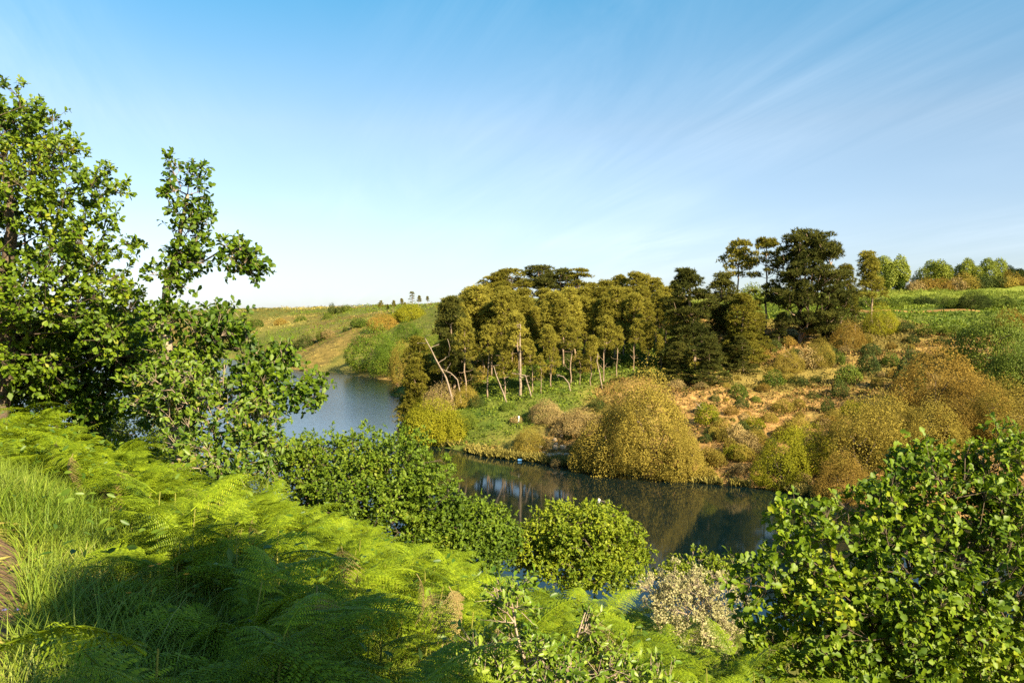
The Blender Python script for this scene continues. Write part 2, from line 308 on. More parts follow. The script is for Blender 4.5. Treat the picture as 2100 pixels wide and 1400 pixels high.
x = mixc(sp.outputs['Green'], fieldc, cgreen); x = mixc(sp.outputs['Blue'], x, cscrub); x = mixc(sp.outputs['Red'], x, cdry)
l.new(x, b.inputs['Base Color'])
bp = n.new('ShaderNodeBump'); bp.inputs['Strength'].default_value = 0.8; bp.inputs['Distance'].default_value = 0.25
no = n.new('ShaderNodeTexNoise'); no.inputs['Scale'].default_value = 1.6; no.inputs['Detail'].default_value = 8; l.new(tcn.outputs['Object'], no.inputs['Vector']); l.new(no.outputs[0], bp.inputs['Height']); l.new(bp.outputs[0], b.inputs['Normal'])
me = mesh('ground', V, [quads, tris], gm, smooth=True)
ca = me.color_attributes.new('cover', 'FLOAT_COLOR', 'POINT'); ca.data.foreach_set('color', colr.astype(np.float32).ravel())
tag(link('ground', me), 'rolling banks of earth and dry grass round the lake', kind='structure')

# ------------------------------------------------------------------ lake
wm = bpy.data.materials.new('lake_water'); wm.use_nodes = True
t = wm.node_tree; n = t.nodes; l = t.links; b = n['Principled BSDF']
b.inputs['Base Color'].default_value = (0.002, 0.008, 0.009, 1); b.inputs['Roughness'].default_value = 0.06; b.inputs['IOR'].default_value = 1.333
tcn = n.new('ShaderNodeTexCoord')
mpn = n.new('ShaderNodeMapping'); mpn.inputs['Scale'].default_value = (0.9, 2.2, 1); mpn.inputs['Rotation'].default_value = (0, 0, R(15)); l.new(tcn.outputs['Object'], mpn.inputs[0])
wn = n.new('ShaderNodeTexNoise'); wn.inputs['Scale'].default_value = 1.5; wn.inputs['Detail'].default_value = 4; l.new(mpn.outputs[0], wn.inputs['Vector'])
ln = n.new('ShaderNodeTexNoise'); ln.inputs['Scale'].default_value = 0.03; ln.inputs['Detail'].default_value = 2; l.new(tcn.outputs['Object'], ln.inputs['Vector'])
# the sheltered arm by the bank is calmer than the open water
sx = n.new('ShaderNodeSeparateXYZ'); l.new(tcn.outputs['Object'], sx.inputs[0])
mr = n.new('ShaderNodeMapRange'); mr.inputs['From Min'].default_value = 90; mr.inputs['From Max'].default_value = 150; mr.inputs['To Min'].default_value = 0.006; mr.inputs['To Max'].default_value = 0.22; l.new(sx.outputs['Y'], mr.inputs['Value'])
mr2 = n.new('ShaderNodeMapRange'); mr2.inputs['From Min'].default_value = 85; mr2.inputs['From Max'].default_value = 150; mr2.inputs['To Min'].default_value = 0.05; mr2.inputs['To Max'].default_value = 0.17; l.new(sx.outputs['Y'], mr2.inputs['Value']); l.new(mr2.outputs[0], b.inputs['Roughness'])
bp = n.new('ShaderNodeBump'); bp.inputs['Distance'].default_value = 0.14; l.new(mr.outputs[0], bp.inputs['Strength']); l.new(wn.outputs[0], bp.inputs['Height']); l.new(bp.outputs[0], b.inputs['Normal'])
wp = [(-900, 30), (200, 30), (200, 75), (60, 90), (0, 130), (0, 260), (-60, 330), (-200, 460), (-900, 700)]
me = mesh('lake', [(x, y, 0) for x, y in wp], [[list(range(len(wp)))]], wm)
tag(link('lake', me), 'dark teal lake winding between the wooded banks', kind='structure')

# ------------------------------------------------------------------ footpaths
def strip(name, pts, width, lift, mt, label, n=8):
    pts = np.array(densify(pts, n)); d = np.gradient(pts, axis=0); d = unit(d); nn = np.stack([-d[:, 1], d[:, 0]], axis=1); vv = []
    for k in range(5):
        s = (k / 2 - 1) * width / 2
        q = pts + nn * (s * (1 + 0.25 * vnoise(pts[:, :1] * 2, pts[:, 1:] * 2 + k)))
        vv.append(np.stack([q[:, 0], q[:, 1], gz(q[:, 0], q[:, 1]) + lift * (1 if 0 < k < 4 else -0.6)], axis=1))
    m_ = len(pts); vv = np.concatenate(vv); f = []
    for k in range(4):
        a = np.arange(m_ - 1) + k * m_; f.append(np.stack([a, a + 1, a + 1 + m_, a + m_], axis=1)[:, ::-1])
    return tag(link(name, mesh(name, vv, f, mt, smooth=True)), label, kind='structure')
strip('footpath', [(-1.2, -6), (-2.2, 0), (-2.75, 2.6), (-3.0, 4.0), (-4.0, 5.7), (-6.0, 7.6), (-9.5, 9.2), (-15, 10)], 1.25, 0.03, M['dirt'], 'bare brown earth footpath at the left edge')
pp = [hit(q, 638.5)[:2] for q in (1765, 1800, 1850, 1900, 1945, 2010)]
strip('field_path', pp, 1.2, 0.10, M['dry'], 'pale dry track along the foot of the green field', 4)

# ------------------------------------------------------------------ tree making
LEAF_OAK = (np.array([(0, 0, 0), (.22, 0, .02), (.40, 0, .03), (.62, 0, .02), (.82, 0, -.02), (1, 0, -.08),
                      (.20, .19, .07), (.38, .10, .05), (.58, .29, .09), (.72, .16, .04), (.86, .20, .02),
                      (.20, -.19, .07), (.38, -.10, .05), (.58, -.29, .09), (.72, -.16, .04), (.86, -.20, .02)]),
            [np.array([(0, 1, 6), (4, 5, 10), (0, 11, 1), (4, 15, 5), (3, 9, 8), (3, 13, 14)]),
             np.array([(1, 2, 7, 6), (2, 3, 8, 7), (3, 4, 10, 9), (1, 11, 12, 2), (2, 12, 13, 3), (3, 14, 15, 4)])])
LEAF_LOBED = (np.array([(0, 0, 0), (.47, 0, .03), (1, 0, -.08), (.20, .19, .07), (.38, .09, .05), (.60, .30, .09), (.86, .19, .02), (.20, -.19, .07), (.38, -.09, .05), (.60, -.30, .09), (.86, -.19, .02)]),
              [np.array([(1, 5, 4), (1, 8, 9)]), np.array([(0, 1, 4, 3), (1, 2, 6, 5), (0, 7, 8, 1), (1, 9, 10, 2)])])
LEAF_MID = (np.array([(0, 0, 0), (.45, .22, .08), (.40, 0, 0), (1, 0, -.05), (.45, -.22, .08), (.75, .26, .03), (.75, -.26, .03)]),
            [np.array([(0, 2, 1), (0, 4, 2)]), np.array([(2, 3, 5, 1), (2, 4, 6, 3)])])
LEAF_OVAL = (np.array([(0, 0, 0), (.3, .2, .06), (.7, .19, .04), (1, 0, -.10), (.7, -.19, .04), (.3, -.2, .06), (.5, 0, -.02)]),
             [np.array([(0, 6, 1), (2, 6, 3), (3, 6, 4), (5, 6, 0), (1, 6, 2), (4, 6, 5)])])
LEAF_QUAD = (np.array([(0, 0, 0), (.5, .28, .05), (1, 0, 0), (.5, -.28, .05)]), [np.array([(0, 2, 1), (0, 3, 2)])])
LEAF_NARROW = (np.array([(0, 0, 0), (.5, .10, .02), (1, 0, -.05), (.5, -.10, .02)]), [np.array([(0, 2, 1), (0, 3, 2)])])
LEAF_TRI = (np.array([(0, .12, 0), (0, -.12, 0), (1, 0, 0)]), [np.array([(0, 1, 2)])])

def place(tmpl, pos, axis, nrm, size):
    tv, tf = tmpl; a = unit(axis); nn = nrm - (nrm * a).sum(1, keepdims=True) * a
    bad = np.linalg.norm(nn, axis=1) < 1e-3; nn[bad] = np.cross(a[bad], [0.3, 0.5, 0.8]); nn = unit(nn); bb = np.cross(nn, a)
    s = size.reshape(-1, 1, 1)
    v = pos[:, None, :] + s * (tv[None, :, 0:1] * a[:, None] + tv[None, :, 1:2] * bb[:, None] + tv[None, :, 2:3] * nn[:, None])
    off = (np.arange(len(pos)) * len(tv))
    return v.reshape(-1, 3), [(f[None] + off[:, None, None]).reshape(-1, f.shape[1]) for f in tf], (a, bb, nn)

class Skel:
    def __init__(s, pts, jit=0.0):
        s.p = [np.array(q, float) for q in pts]; s.par = [-1] + list(range(len(pts) - 1)); s.len = [0.0]
        for i in range(1, len(pts)): s.len.append(s.len[-1] + np.linalg.norm(s.p[i] - s.p[i - 1]))
        s.tip = []
    def add(s, target, step=0.35, wander=0.12, minh=None, pl=0.30, up=0.15):
        A = np.array(s.p); d = np.linalg.norm(A - target, axis=1)
        cost = d + pl * np.array(s.len) + 0.7 * np.maximum(A[:, 2] - target[2], 0)
        if minh is not None: cost = cost + 50 * (A[:, 2] < minh)
        cost[0] += 5
        k = int(np.argmin(cost)); a = s.p[k]; m_ = max(1, int(d[k] / step))
        side = rng.normal(size=3) * wander * d[k]; side[2] = abs(side[2]) * 0.3 - up * d[k]
        prev = k
        for i in range(1, m_ + 1):
            f = i / m_; q = a + (target - a) * f + side * math.sin(math.pi * f) + (rng.normal(size=3) * step * wander * 0.9 if i < m_ else 0)
            s.p.append(q); s.par.append(prev); s.len.append(s.len[prev] + np.linalg.norm(q - s.p[prev])); prev = len(s.p) - 1
        s.tip.append(prev); return prev
    def radii(s, r0, power=2.3, rmax=None):
        acc = np.zeros(len(s.p)); nch = np.zeros(len(s.p), int)
        for i in range(1, len(s.p)): nch[s.par[i]] += 1
        acc[nch == 0] = r0 ** power
        for i in range(len(s.p) - 1, 0, -1): acc[s.par[i]] += acc[i] + 0.02 * r0 ** power
        r = acc ** (1 / power)
        return r if rmax is None else np.minimum(r, rmax)
def tubes(A, B, ra, rb, n):
    d = unit(B - A); h = np.where(np.abs(d[:, 2:3]) > 0.9, np.array([[1., 0, 0]]), np.array([[0., 0, 1]])); u = unit(np.cross(d, h)); v = np.cross(d, u)
    th = np.arange(n) * 2 * math.pi / n; cs = np.cos(th)[None, :, None]; sn = np.sin(th)[None, :, None]
    ring = u[:, None] * cs + v[:, None] * sn; e2 = d * rb[:, None] * 0.35
    va = A[:, None] + ring * ra[:, None, None]; vb = (B + e2)[:, None] + ring * rb[:, None, None]
    vv = np.concatenate([va, vb], axis=1).reshape(-1, 3); o = np.arange(len(A))[:, None] * 2 * n; k = np.arange(n)[None]; k2 = (k + 1) % n
    f = np.stack([o + k, o + k2, o + n + k2, o + n + k], axis=2).reshape(-1, 4)
    return vv, f
def cat(parts):
    vs_, fs, o = [], [], 0
    for v, f in parts:
        f = f if isinstance(f, list) else [f]
        vs_.append(v); fs += [q + o for q in f]; o += len(v)
    return np.concatenate(vs_), fs
def skel_mesh(name, sk, r, base, mt, thick=0.05, sel=None):
    p = np.array(sk.p); par = np.array(sk.par); i = np.arange(1, len(p))
    if sel is not None: i = i[sel[i]]
    a, bq = p[par[i]] - base, p[i] - base; ra, rb = r[par[i]], r[i]
    ra = np.minimum(ra, rb * 1.6 + 0.002)
    big = rb > thick; parts = []
    if big.any(): parts.append(tubes(a[big], bq[big], ra[big], rb[big], 7))
    if (~big).any(): parts.append(tubes(a[~big], bq[~big], ra[~big], rb[~big], 3))
    v, f = cat(parts); return mesh(name, v, f, mt, smooth=True)
def in_lobes(lobes, n, shell=0.55):
    vol = np.array([q[3] * q[4] * q[5] for q in lobes]) ** (2 / 3); k = rng.choice(len(lobes), n, p=vol / vol.sum())
    L_ = np.array(lobes, float)[k]; rr = shell + (1 - shell) * rng.random(n) ** 0.8
    return L_[:, :3] + rdir(n) * rr[:, None] * L_[:, 3:6]
def px_lobe(px, py, Y, rx, ry, depth=1.0):
    p = P(px, py, Y); s = Y / FPX; return (p[0], p[1], p[2], rx * s, rx * s * depth, ry * s)

def leafy_tree(name, base, trunk, lobes, n_ends, twigs, per, leaf, tmpl, leafmat, barkmat, label, categ, group=None, twig_len=0.4, tip_r=0.006, rmax=None,
               part_leaves=0, twig_tubes=True, shell=0.5, minh=None, step=0.4, extra=None, wander=0.14, droop=0.0, single_crown=True):
    base = np.array(base, float); root = empty(name, base); tag(root, label, categ, group)
    sk = Skel(trunk); ends = in_lobes(lobes, n_ends, shell)
    if extra is not None: ends = np.concatenate([ends, extra])
    tp = np.array(trunk)
    order = np.argsort(np.min(np.linalg.norm(ends[:, None] - tp[None, len(tp) // 3:], axis=2), axis=1))
    for k in order: sk.add(ends[k], step, wander, minh)
    tips = np.array(sk.tip); par = np.array(sk.par); p = np.array(sk.p)
    o = unit(p[tips] - p[par[tips]]); nt_ = len(tips)
    # twigs
    tt = np.repeat(np.arange(nt_), twigs); td = unit(o[tt] + rdir(len(tt)) * 1.0 + np.array([0, 0, 0.25 - droop])); tl = twig_len * (0.35 + 0.65 * rng.random(len(tt)))
    te = p[tips][tt] + td * tl[:, None]
    # leaves in rosettes
    kk = np.repeat(np.arange(len(te)), per); q = unit(rdir(len(kk)) + td[kk] * 0.7 + np.array([0, 0, -0.1 - droop]))
    pos = te[kk] - td[kk] * (rng.random(len(kk)) * 0.35 * tl[kk])[:, None]
    nrm = td[kk] * 0.6 + np.array([0.42, -0.42, 0.62]) + rng.normal(size=(len(kk), 3)) * 0.5
    sz = leaf * (0.45 + 0.95 * rng.random(len(kk)))
    r = sk.radii(tip_r, rmax=rmax)
    nt0 = len(trunk); r[:nt0] = np.maximum(r[:nt0], np.linspace(rmax or 0.05, 0.28 * (rmax or 0.05), nt0))
    trunk_sel = r > 0.035 if len(r) else None
    trunk_sel = np.asarray(trunk_sel); trunk_sel[:nt0] = True
    tr = link('trunk', skel_mesh('trunk', sk, r, base, barkmat, sel=trunk_sel), root)
    br = skel_mesh('branches', sk, r, base, barkmat, sel=~trunk_sel)
    if twig_tubes:
        tv, tf = tubes(p[tips][tt] - base, te - base, np.full(len(tt), tip_r * 0.8), np.full(len(tt), tip_r * 0.35), 3)
        tm = mesh('twigs', tv, [tf], barkmat, smooth=True); x = link('twigs', tm, tr); x['kind'] = 'stuff'
    x = link('branches', br, tr); x['kind'] = 'stuff'
    if part_leaves:
        sel = np.argsort(np.linalg.norm(pos - np.array([0, 0, CAMZ]), axis=1) + 1.5 * rng.random(len(pos)))[:part_leaves]
        keep = np.ones(len(pos), bool); keep[sel] = False
    else: keep = np.ones(len(pos), bool)
    v, f, _ = place(tmpl, pos[keep] - base, q[keep], nrm[keep], sz[keep])
    cr_ = link('crown', mesh('crown', v, f, leafmat), root)
    if part_leaves:
        cr_['kind'] = 'stuff'
        lm = mesh('leaf', tmpl[0], tmpl[1], leafmat)
        _, _, (a_, b_, n_) = place(tmpl, pos[sel], q[sel], nrm[sel], sz[sel])
        for i in range(len(sel)):
            lo = link('leaf', lm, root); s = sz[sel[i]]; m4 = Matrix(((a_[i][0], b_[i][0], n_[i][0], 0), (a_[i][1], b_[i][1], n_[i][1], 0), (a_[i][2], b_[i][2], n_[i][2], 0), (0, 0, 0, 1)))
            lo.matrix_basis = Matrix.Translation(Vector(pos[sel[i]] - base)) @ m4 @ Matrix.Scale(s, 4)
    return root
def copy_thing(root, loc, scale=(1, 1, 1), rotz=0.0, mats=None, label=None, group=None, tilt=(0, 0)):
    r_ = root.copy(); col.objects.link(r_); r_.location = loc; r_.scale = scale; r_.rotation_euler = (tilt[0], tilt[1], rotz)
    if label: r_['label'] = label
    if group: r_['group'] = group
    for ch in root.children:
        c_ = ch.copy(); col.objects.link(c_); c_.parent = r_
        for g_ in ch.children:
            d_ = g_.copy(); col.objects.link(d_); d_.parent = c_
        if mats and ch.name.split('.')[0] in mats:
            c_.material_slots[0].link = 'OBJECT'; c_.material_slots[0].material = mats[ch.name.split('.')[0]]
    return r_

# ------------------------------------------------------------------ far and middle trees: pines
def pine_proto(kind, H=16.0):
    root = empty('pine_tree', (0, 0, 0)); lean = rng.normal(size=2) * 0.5
    zz = np.linspace(0, 0.97, 9); tk = [(lean[0] * z * z + 0.18 * rng.normal() * (0 < z), lean[1] * z * z + 0.18 * rng.normal() * (0 < z), H * z) for z in zz]
    sk = Skel(tk)
    if kind == 'grove':   h = 0.36 + 0.64 * rng.random(80) ** 0.85; rad = 3.6 * np.sqrt(np.clip(1.02 - h, 0.03, 1) / 0.6) * (0.8 + 0.2 * np.sin(7 * h)); rh, rv = 0.95, 0.85
    if kind == 'tall':    h = 0.54 + 0.46 * rng.random(52) ** 0.8; rad = 2.9 * np.sqrt(np.clip(1.02 - h, 0.03, 1) / 0.5); rh, rv = 0.85, 0.7
    if kind == 'umbrella':h = 0.62 + 0.38 * rng.random(62) ** 0.7; rad = 4.6 * np.sqrt(np.clip(1.03 - h, 0.02, 1) / 0.4); rh, rv = 1.1, 0.65
    if kind == 'dense':   h = 0.06 + 0.94 * rng.random(170) ** 1.1; rad = 4.4 * np.clip(1.04 - h, 0, 1) ** 0.55 * (0.8 + 0.3 * np.sin(11 * h)); rh, rv = 1.1, 0.55
    if kind == 'sparse':  h = np.concatenate([0.62 + 0.38 * rng.random(26) ** 0.6, 0.35 + 0.3 * rng.random(6)]); rad = 2.5 * np.sqrt(np.clip(1.04 - h, 0.03, 1) / 0.4); rh, rv = 0.9, 0.42
    k = len(h); az = rng.random(k) * 6.283; q = rad * (0.35 + 0.65 * rng.random(k) ** 0.6)
    C_ = np.stack([np.cos(az) * q + lean[0] * h, np.sin(az) * q + lean[1] * h, H * h - 0.3], axis=1)
    for i in np.argsort(q): sk.add(C_[i], 0.8, 0.10, minh=H * (0.05 if kind == 'dense' else 0.3), pl=0.1, up=0.02)
    for i in range(5 if kind != 'dense' else 0):                  # dead lower limbs
        a_ = rng.random() * 6.283; hz = H * (0.2 + 0.3 * rng.random()); sk.add(np.array([math.cos(a_), math.sin(a_), 0]) * (1.0 + rng.random()) + [0, 0, hz], 0.6, 0.15, pl=0.1, minh=1.5)
    r = sk.radii(0.035, 2.4, 0.26)
    i0 = len(tk); r[:i0] = np.maximum(r[:i0], np.linspace(0.20, 0.05, i0))
    link('trunk', skel_mesh('trunk', sk, r, np.zeros(3), M['pinebark'], 0.09), root)
    nt_ = 24; pc = np.repeat(C_, nt_, axis=0); d = rdir(len(pc)); d[:, 2] = np.where(d[:, 2] < -0.25, -d[:, 2], d[:, 2])
    s = 0.75 + 0.5 * np.repeat(rng.random(k), nt_)
    tp = pc + d * np.array([rh, rh, rv]) * s[:, None] * (0.5 + 0.5 * rng.random((len(pc), 1)))
    m_ = 9; pos = np.repeat(tp, m_, axis=0); ax = unit(np.repeat(d, m_, axis=0) * 0.6 + rdir(len(pos)) + [0, 0, 0.35])
    v, f, _ = place(LEAF_TRI, pos, ax, rdir(len(pos)) + [0, 0, 0.5], 0.30 + 0.30 * rng.random(len(pos)))
    link('crown', mesh('crown', v, f, M['pine']), root)
    return root, H
PROTO = {}
_used = {}
def pine(px, top, Y, kind, matk, label, group, width=1.0, basez=None):
    if (kind, 0) not in PROTO:
        for i in range(3 if kind in ('grove', 'tall', 'dense') else 2): PROTO[(kind, i)] = pine_proto(kind)
    n_ = 3 if (kind, 2) in PROTO else 2; key = (kind, int(rng.integers(n_)))
    root, H = PROTO[key]; p = P(px, top, Y); gzv = g1(p[0], Y) - 0.15; s = max(0.25, (p[2] - gzv) / H)
    o = copy_thing(root, (p[0], Y, gzv), (s * width * 1.0, s * width, s), rng.random() * 6.28, {'crown': M[matk]}, label, group)
    tag(o, label, 'pine tree', group); return o
GROVE = 'pine trees of the grove on the headland'
front = [(905, 700, 119, 'tall', 'pinem'), (955, 655, 115, 'tall', 'pine'), (1000, 668, 114, 'tall', 'pine'), (1035, 690, 113, 'grove', 'pine'), (1066, 640, 112.5, 'tall', 'pine'), (1092, 700, 113, 'tall', 'pine'), (1130, 668, 114, 'grove', 'pine'),
         (1170, 655, 114, 'tall', 'pine'), (1212, 690, 114, 'grove', 'pine'), (1238, 650, 116, 'tall', 'pine'), (1265, 670, 118, 'tall', 'pine'), (1300, 655, 118, 'tall', 'pine'), (1328, 660, 119, 'grove', 'pine'), (1355, 690, 117, 'grove', 'pine'), (1110, 730, 112, 'sparse', 'pine'), (1190, 720, 114, 'sparse', 'pine')]
mid = [(px, 592 + 40 * rng.random() - 0.02 * abs(px - 1150), 126 + 8 * rng.random(), 'grove', 'pine') for px in range(925, 1400, 21)]
back = [(950, 612, 142, 'grove', 'pinem'), (985, 596, 146, 'grove', 'pinem'), (1012, 575, 148, 'umbrella', 'pinem'), (1045, 560, 150, 'umbrella', 'pinem'), (1075, 600, 150, 'grove', 'pine'), (1110, 553, 152, 'umbrella', 'pined'), (1150, 558, 150, 'umbrella', 'pined'), (1180, 558, 149, 'sparse', 'pinem'),
        (1208, 588, 150, 'grove', 'pine'), (1238, 582, 150, 'grove', 'pine'), (1265, 572, 152, 'grove', 'pine'), (1295, 566, 150, 'grove', 'pine'), (1325, 570, 151, 'grove', 'pine'), (1352, 577, 150, 'grove', 'pine'), (1380, 583, 148, 'grove', 'pine')]
for r_ in mid: pine(*r_, where('olive pine in the thick of the grove', r_[0], r_[1] + 60, GROVE_MARKS), GROVE, 1.15)
back = [(x_, t_ - 6, y_, k_, m_) for x_, t_, y_, k_, m_ in back] + [(px, 588 + 8 * rng.random(), 144, 'grove', 'pine') for px in range(960, 1400, 40)]
for r_ in back:
    lab = {'umbrella': 'flat topped pine on the skyline', 'sparse': 'thin open pine on the skyline', 'grove': 'rounded olive pine on the skyline'}[r_[3]]
    pine(*r_, where(lab, r_[0], r_[1], GROVE_MARKS), GROVE, 1.45)
for r_ in front: pine(*r_, where({'grove': 'bushy olive pine at the grove front', 'tall': 'bare trunked pine at the grove front', 'sparse': 'small scraggy pine at the grove front'}[r_[3]], r_[0], 775, GROVE_MARKS), GROVE, 0.95)
for r_, lab in (((868, 690, 122, 'dense', 'pinem'), 'dark layered pine at the water end of the grove'), ((930, 606, 124, 'dense', 'pined'), 'tall dark layered pine behind the leaning dead trunk'), ((850, 735, 118, 'dense', 'pinem'), 'low dark pine overhanging the lake at the grove tip'),
                ((1425, 552, 117, 'dense', 'pined'), 'tall dark pine with dense crown at the right end of the grove'), ((1472, 562, 122, 'dense', 'pined'), 'brownish dark pine left of the bare gap in the skyline'), ((1548, 618, 126, 'dense', 'pinem'), 'dark pine filling the gap left of the great pine'), ((1598, 640, 128, 'dense', 'pined'), 'low dark pine under the left limbs of the great pine'), ((1395, 610, 119, 'dense', 'pine'), 'dark olive pine behind the big olive willow dome'),
                ((1520, 600, 118, 'dense', 'pinem'), 'dark spreading pine above the dry slope'), ((1455, 690, 108, 'dense', 'pined'), 'low black green pine drooping onto the dry slope'), ((1525, 690, 115, 'dense', 'pined'), 'low dark pine sweeping out over the orange slope'), ((1390, 700, 111, 'dense', 'pined'), 'small dark pine just above the olive willow top')):
    pine(*r_, lab, 'dark pines of the headland', (1.25 if r_[1] < 680 else 1.6) if r_[0] > 1300 else 1.05)
for r_, lab, wd in (((1513, 495, 138, 'umbrella', 'pinem'), 'tall pine with high green crown left of the great pine', 0.9), ((1570, 489, 133, 'sparse', 'pinem'), 'slender bare stemmed pine next to the great pine', 1.0),
                ((1728, 545, 133, 'grove', 'pinem'), 'olive pine leaning against the right side of the great pine', 1.1), ((1790, 517, 140, 'grove', 'pine'), 'broad olive pine at the edge of the field', 1.25), ((1755, 600, 134, 'grove', 'pined'), 'small dark pine under the olive pine by the field', 0.9), ((1700, 620, 129, 'dense', 'pined'), 'low dark pine at the right foot of the great pine', 0.9), ((1560, 640, 131, 'dense', 'pined'), 'low dark pine at the left foot of the great pine', 1.0)):
    pine(*r_, lab, 'pines on the brow of the dry slope', wd)
for k_ in list(PROTO):                                             # the patterns themselves go deep into the grove as trees of their own
    root, H = PROTO[k_]; px = 960 + 400 * rng.random(); Y = 136 + 8 * rng.random(); p = P(px, 700, Y); zz = g1(p[0], Y); s = (P(px, 612, Y)[2] - zz) / H
    root.location = (p[0], Y, zz - 0.15); root.scale = (s, s, s); tag(root, where('olive pine hidden deep inside the grove', px, 660, GROVE_MARKS), 'pine tree', GROVE)

# the great many-stemmed pine on the brow
bp_ = P(1640, 703, 130); bz = g1(bp_[0], 130); bs = np.array([bp_[0], 130, bz - 0.2])
root = empty('great_pine', bs); tag(root, 'great dark many stemmed pine rising highest on the brow', 'pine tree', 'pines on the brow of the dry slope')
sk = Skel([bs, bs + [0.2, 0, 1.2], bs + [0.4, 0, 3]])
lob = [px_lobe(*q) for q in ((1655, 510, 130, 62, 36), (1690, 520, 130, 34, 22), (1620, 545, 130, 45, 35), (1670, 570, 129, 70, 45), (1640, 610, 128, 60, 35), (1705, 610, 130, 45, 40), (1690, 660, 129, 60, 28), (1590, 600, 131, 25, 30), (1660, 485, 130, 40, 14), (1640, 660, 129, 50, 20))]
C_ = in_lobes(lob, 320, 0.30)
for i in np.argsort(C_[:, 2]): sk.add(C_[i], 1.0, 0.10, pl=0.55, up=0.10)
r = sk.radii(0.04, 2.2, 0.5); link('trunk', skel_mesh('trunk', sk, r, bs, M['pinebark'], 0.1), root)
pc = np.repeat(C_, 30, axis=0); d = rdir(len(pc)); d[:, 2] = np.where(d[:, 2] < -0.3, -d[:, 2], d[:, 2]); tp = pc + d * np.array([1.1, 1.1, 0.65]) * (0.4 + 0.6 * rng.random((len(pc), 1)))
pos = np.repeat(tp, 9, axis=0); v, f, _ = place(LEAF_TRI, pos - bs, unit(np.repeat(d, 9, axis=0) * 0.6 + rdir(len(pos)) + [0, 0, 0.3]), rdir(len(pos)) + [0, 0, 0.5], 0.36 + 0.26 * rng.random(len(pos)))
link('crown', mesh('crown', v, f, M['pined']), root)

# ------------------------------------------------------------------ bushes
def dome_mesh(name, n, size, lobes=9, rough=0.36, up=0.4, tall=1.0, tmpl=LEAF_QUAD, cone=0.0, asp=1.0, ball=False):
    Lb = [(0, 0, 0.35, 0.75, 0.75, 0.62)]
    for i in range(lobes):
        a_ = i * 2.4 + rng.random(); q = 0.3 + 0.42 * rng.random(); z = 0.22 + 0.5 * rng.random() * (1 - q); rr = (0.28 + 0.2 * rng.random()) if i < 8 else (0.13 + 0.15 * rng.random())
        if i >= 8: q = 0.55 + 0.38 * rng.random(); z = 0.12 + 0.75 * (1 - q ** 2) * rng.random() ** 0.5
        Lb.append((math.cos(a_) * q, math.sin(a_) * q, z, rr, rr, rr * 0.8))
    if ball:
        Lb = [(0, 0, 0.56, 0.48, 0.48, 0.30)] + [(*(d_ * np.array([0.68, 0.68, 0.30]) * (0.6 + 0.4 * rng.random()) + np.array([0, 0, 0.60])), q_, q_, q_ * 0.75) for d_, q_ in zip(rdir(15), 0.20 + 0.2 * rng.random(15))]
    Lb = np.array(Lb); pts, nr_ = [], []
    while sum(map(len, pts)) < n:
        k = rng.choice(len(Lb), 4000, p=(Lb[:, 3] ** 2) / (Lb[:, 3] ** 2).sum()); d = rdir(4000); rr = 1 - rough * rng.random((4000, 1)) ** 1.5 + 0.30 * rng.random((4000, 1)) ** 6
        p = Lb[k, :3] + d * Lb[k, 3:6] * rr
        q = np.linalg.norm((p[:, None] - Lb[None, :, :3]) / Lb[None, :, 3:6], axis=2).min(axis=1)
        ok = (q > 0.72) & (p[:, 2] > 0.0); pts.append(p[ok]); nr_.append(d[ok])
    p = np.concatenate(pts)[:n]; d = np.concatenate(nr_)[:n]
    p[:, :2] *= (1 - cone * p[:, 2:3]); p[:, 2] *= 1.0 / max(0.9, np.percentile(p[:, 2], 99.5))
    p[:, 2] *= asp
    v, f, _ = place(tmpl, p, unit(rdir(n) + d * 0.4), d * 1.0 + rdir(n) * 0.55 + [0.35, -0.30, up], size * (0.6 + 0.8 * rng.random(n)))
    return mesh(name, v, f, M['willow'])
ASP = (0.8, 1.2, 1.8)
BIG = {q: [dome_mesh('crown', 20000, 0.041, 42, asp=q) for _ in range(2)] for q in ASP}
TALL = dome_mesh('crown', 46000, 0.030, 70, cone=0.28, asp=2.0)
BALL = [dome_mesh('crown', 9000, 0.090, rough=0.5, asp=2.2, ball=True) for _ in range(4)]
SML = [dome_mesh('bush', 2600, 0.100, 18, 0.45, asp=1.15) for _ in range(8)]
def stems(h=0.6):
    sk = Skel([(0, 0, -0.05), (0, 0, 0.06)])
    for i in range(9): sk.add(np.array([*(rng.normal(size=2) * 0.35), h * (0.6 + 0.5 * rng.random())]), 0.12, 0.12, pl=0.2)
    return skel_mesh('stem', sk, sk.radii(0.008, 2.2), np.zeros(3), M['bark'], 0.05)
STEM = [stems() for _ in range(2)]
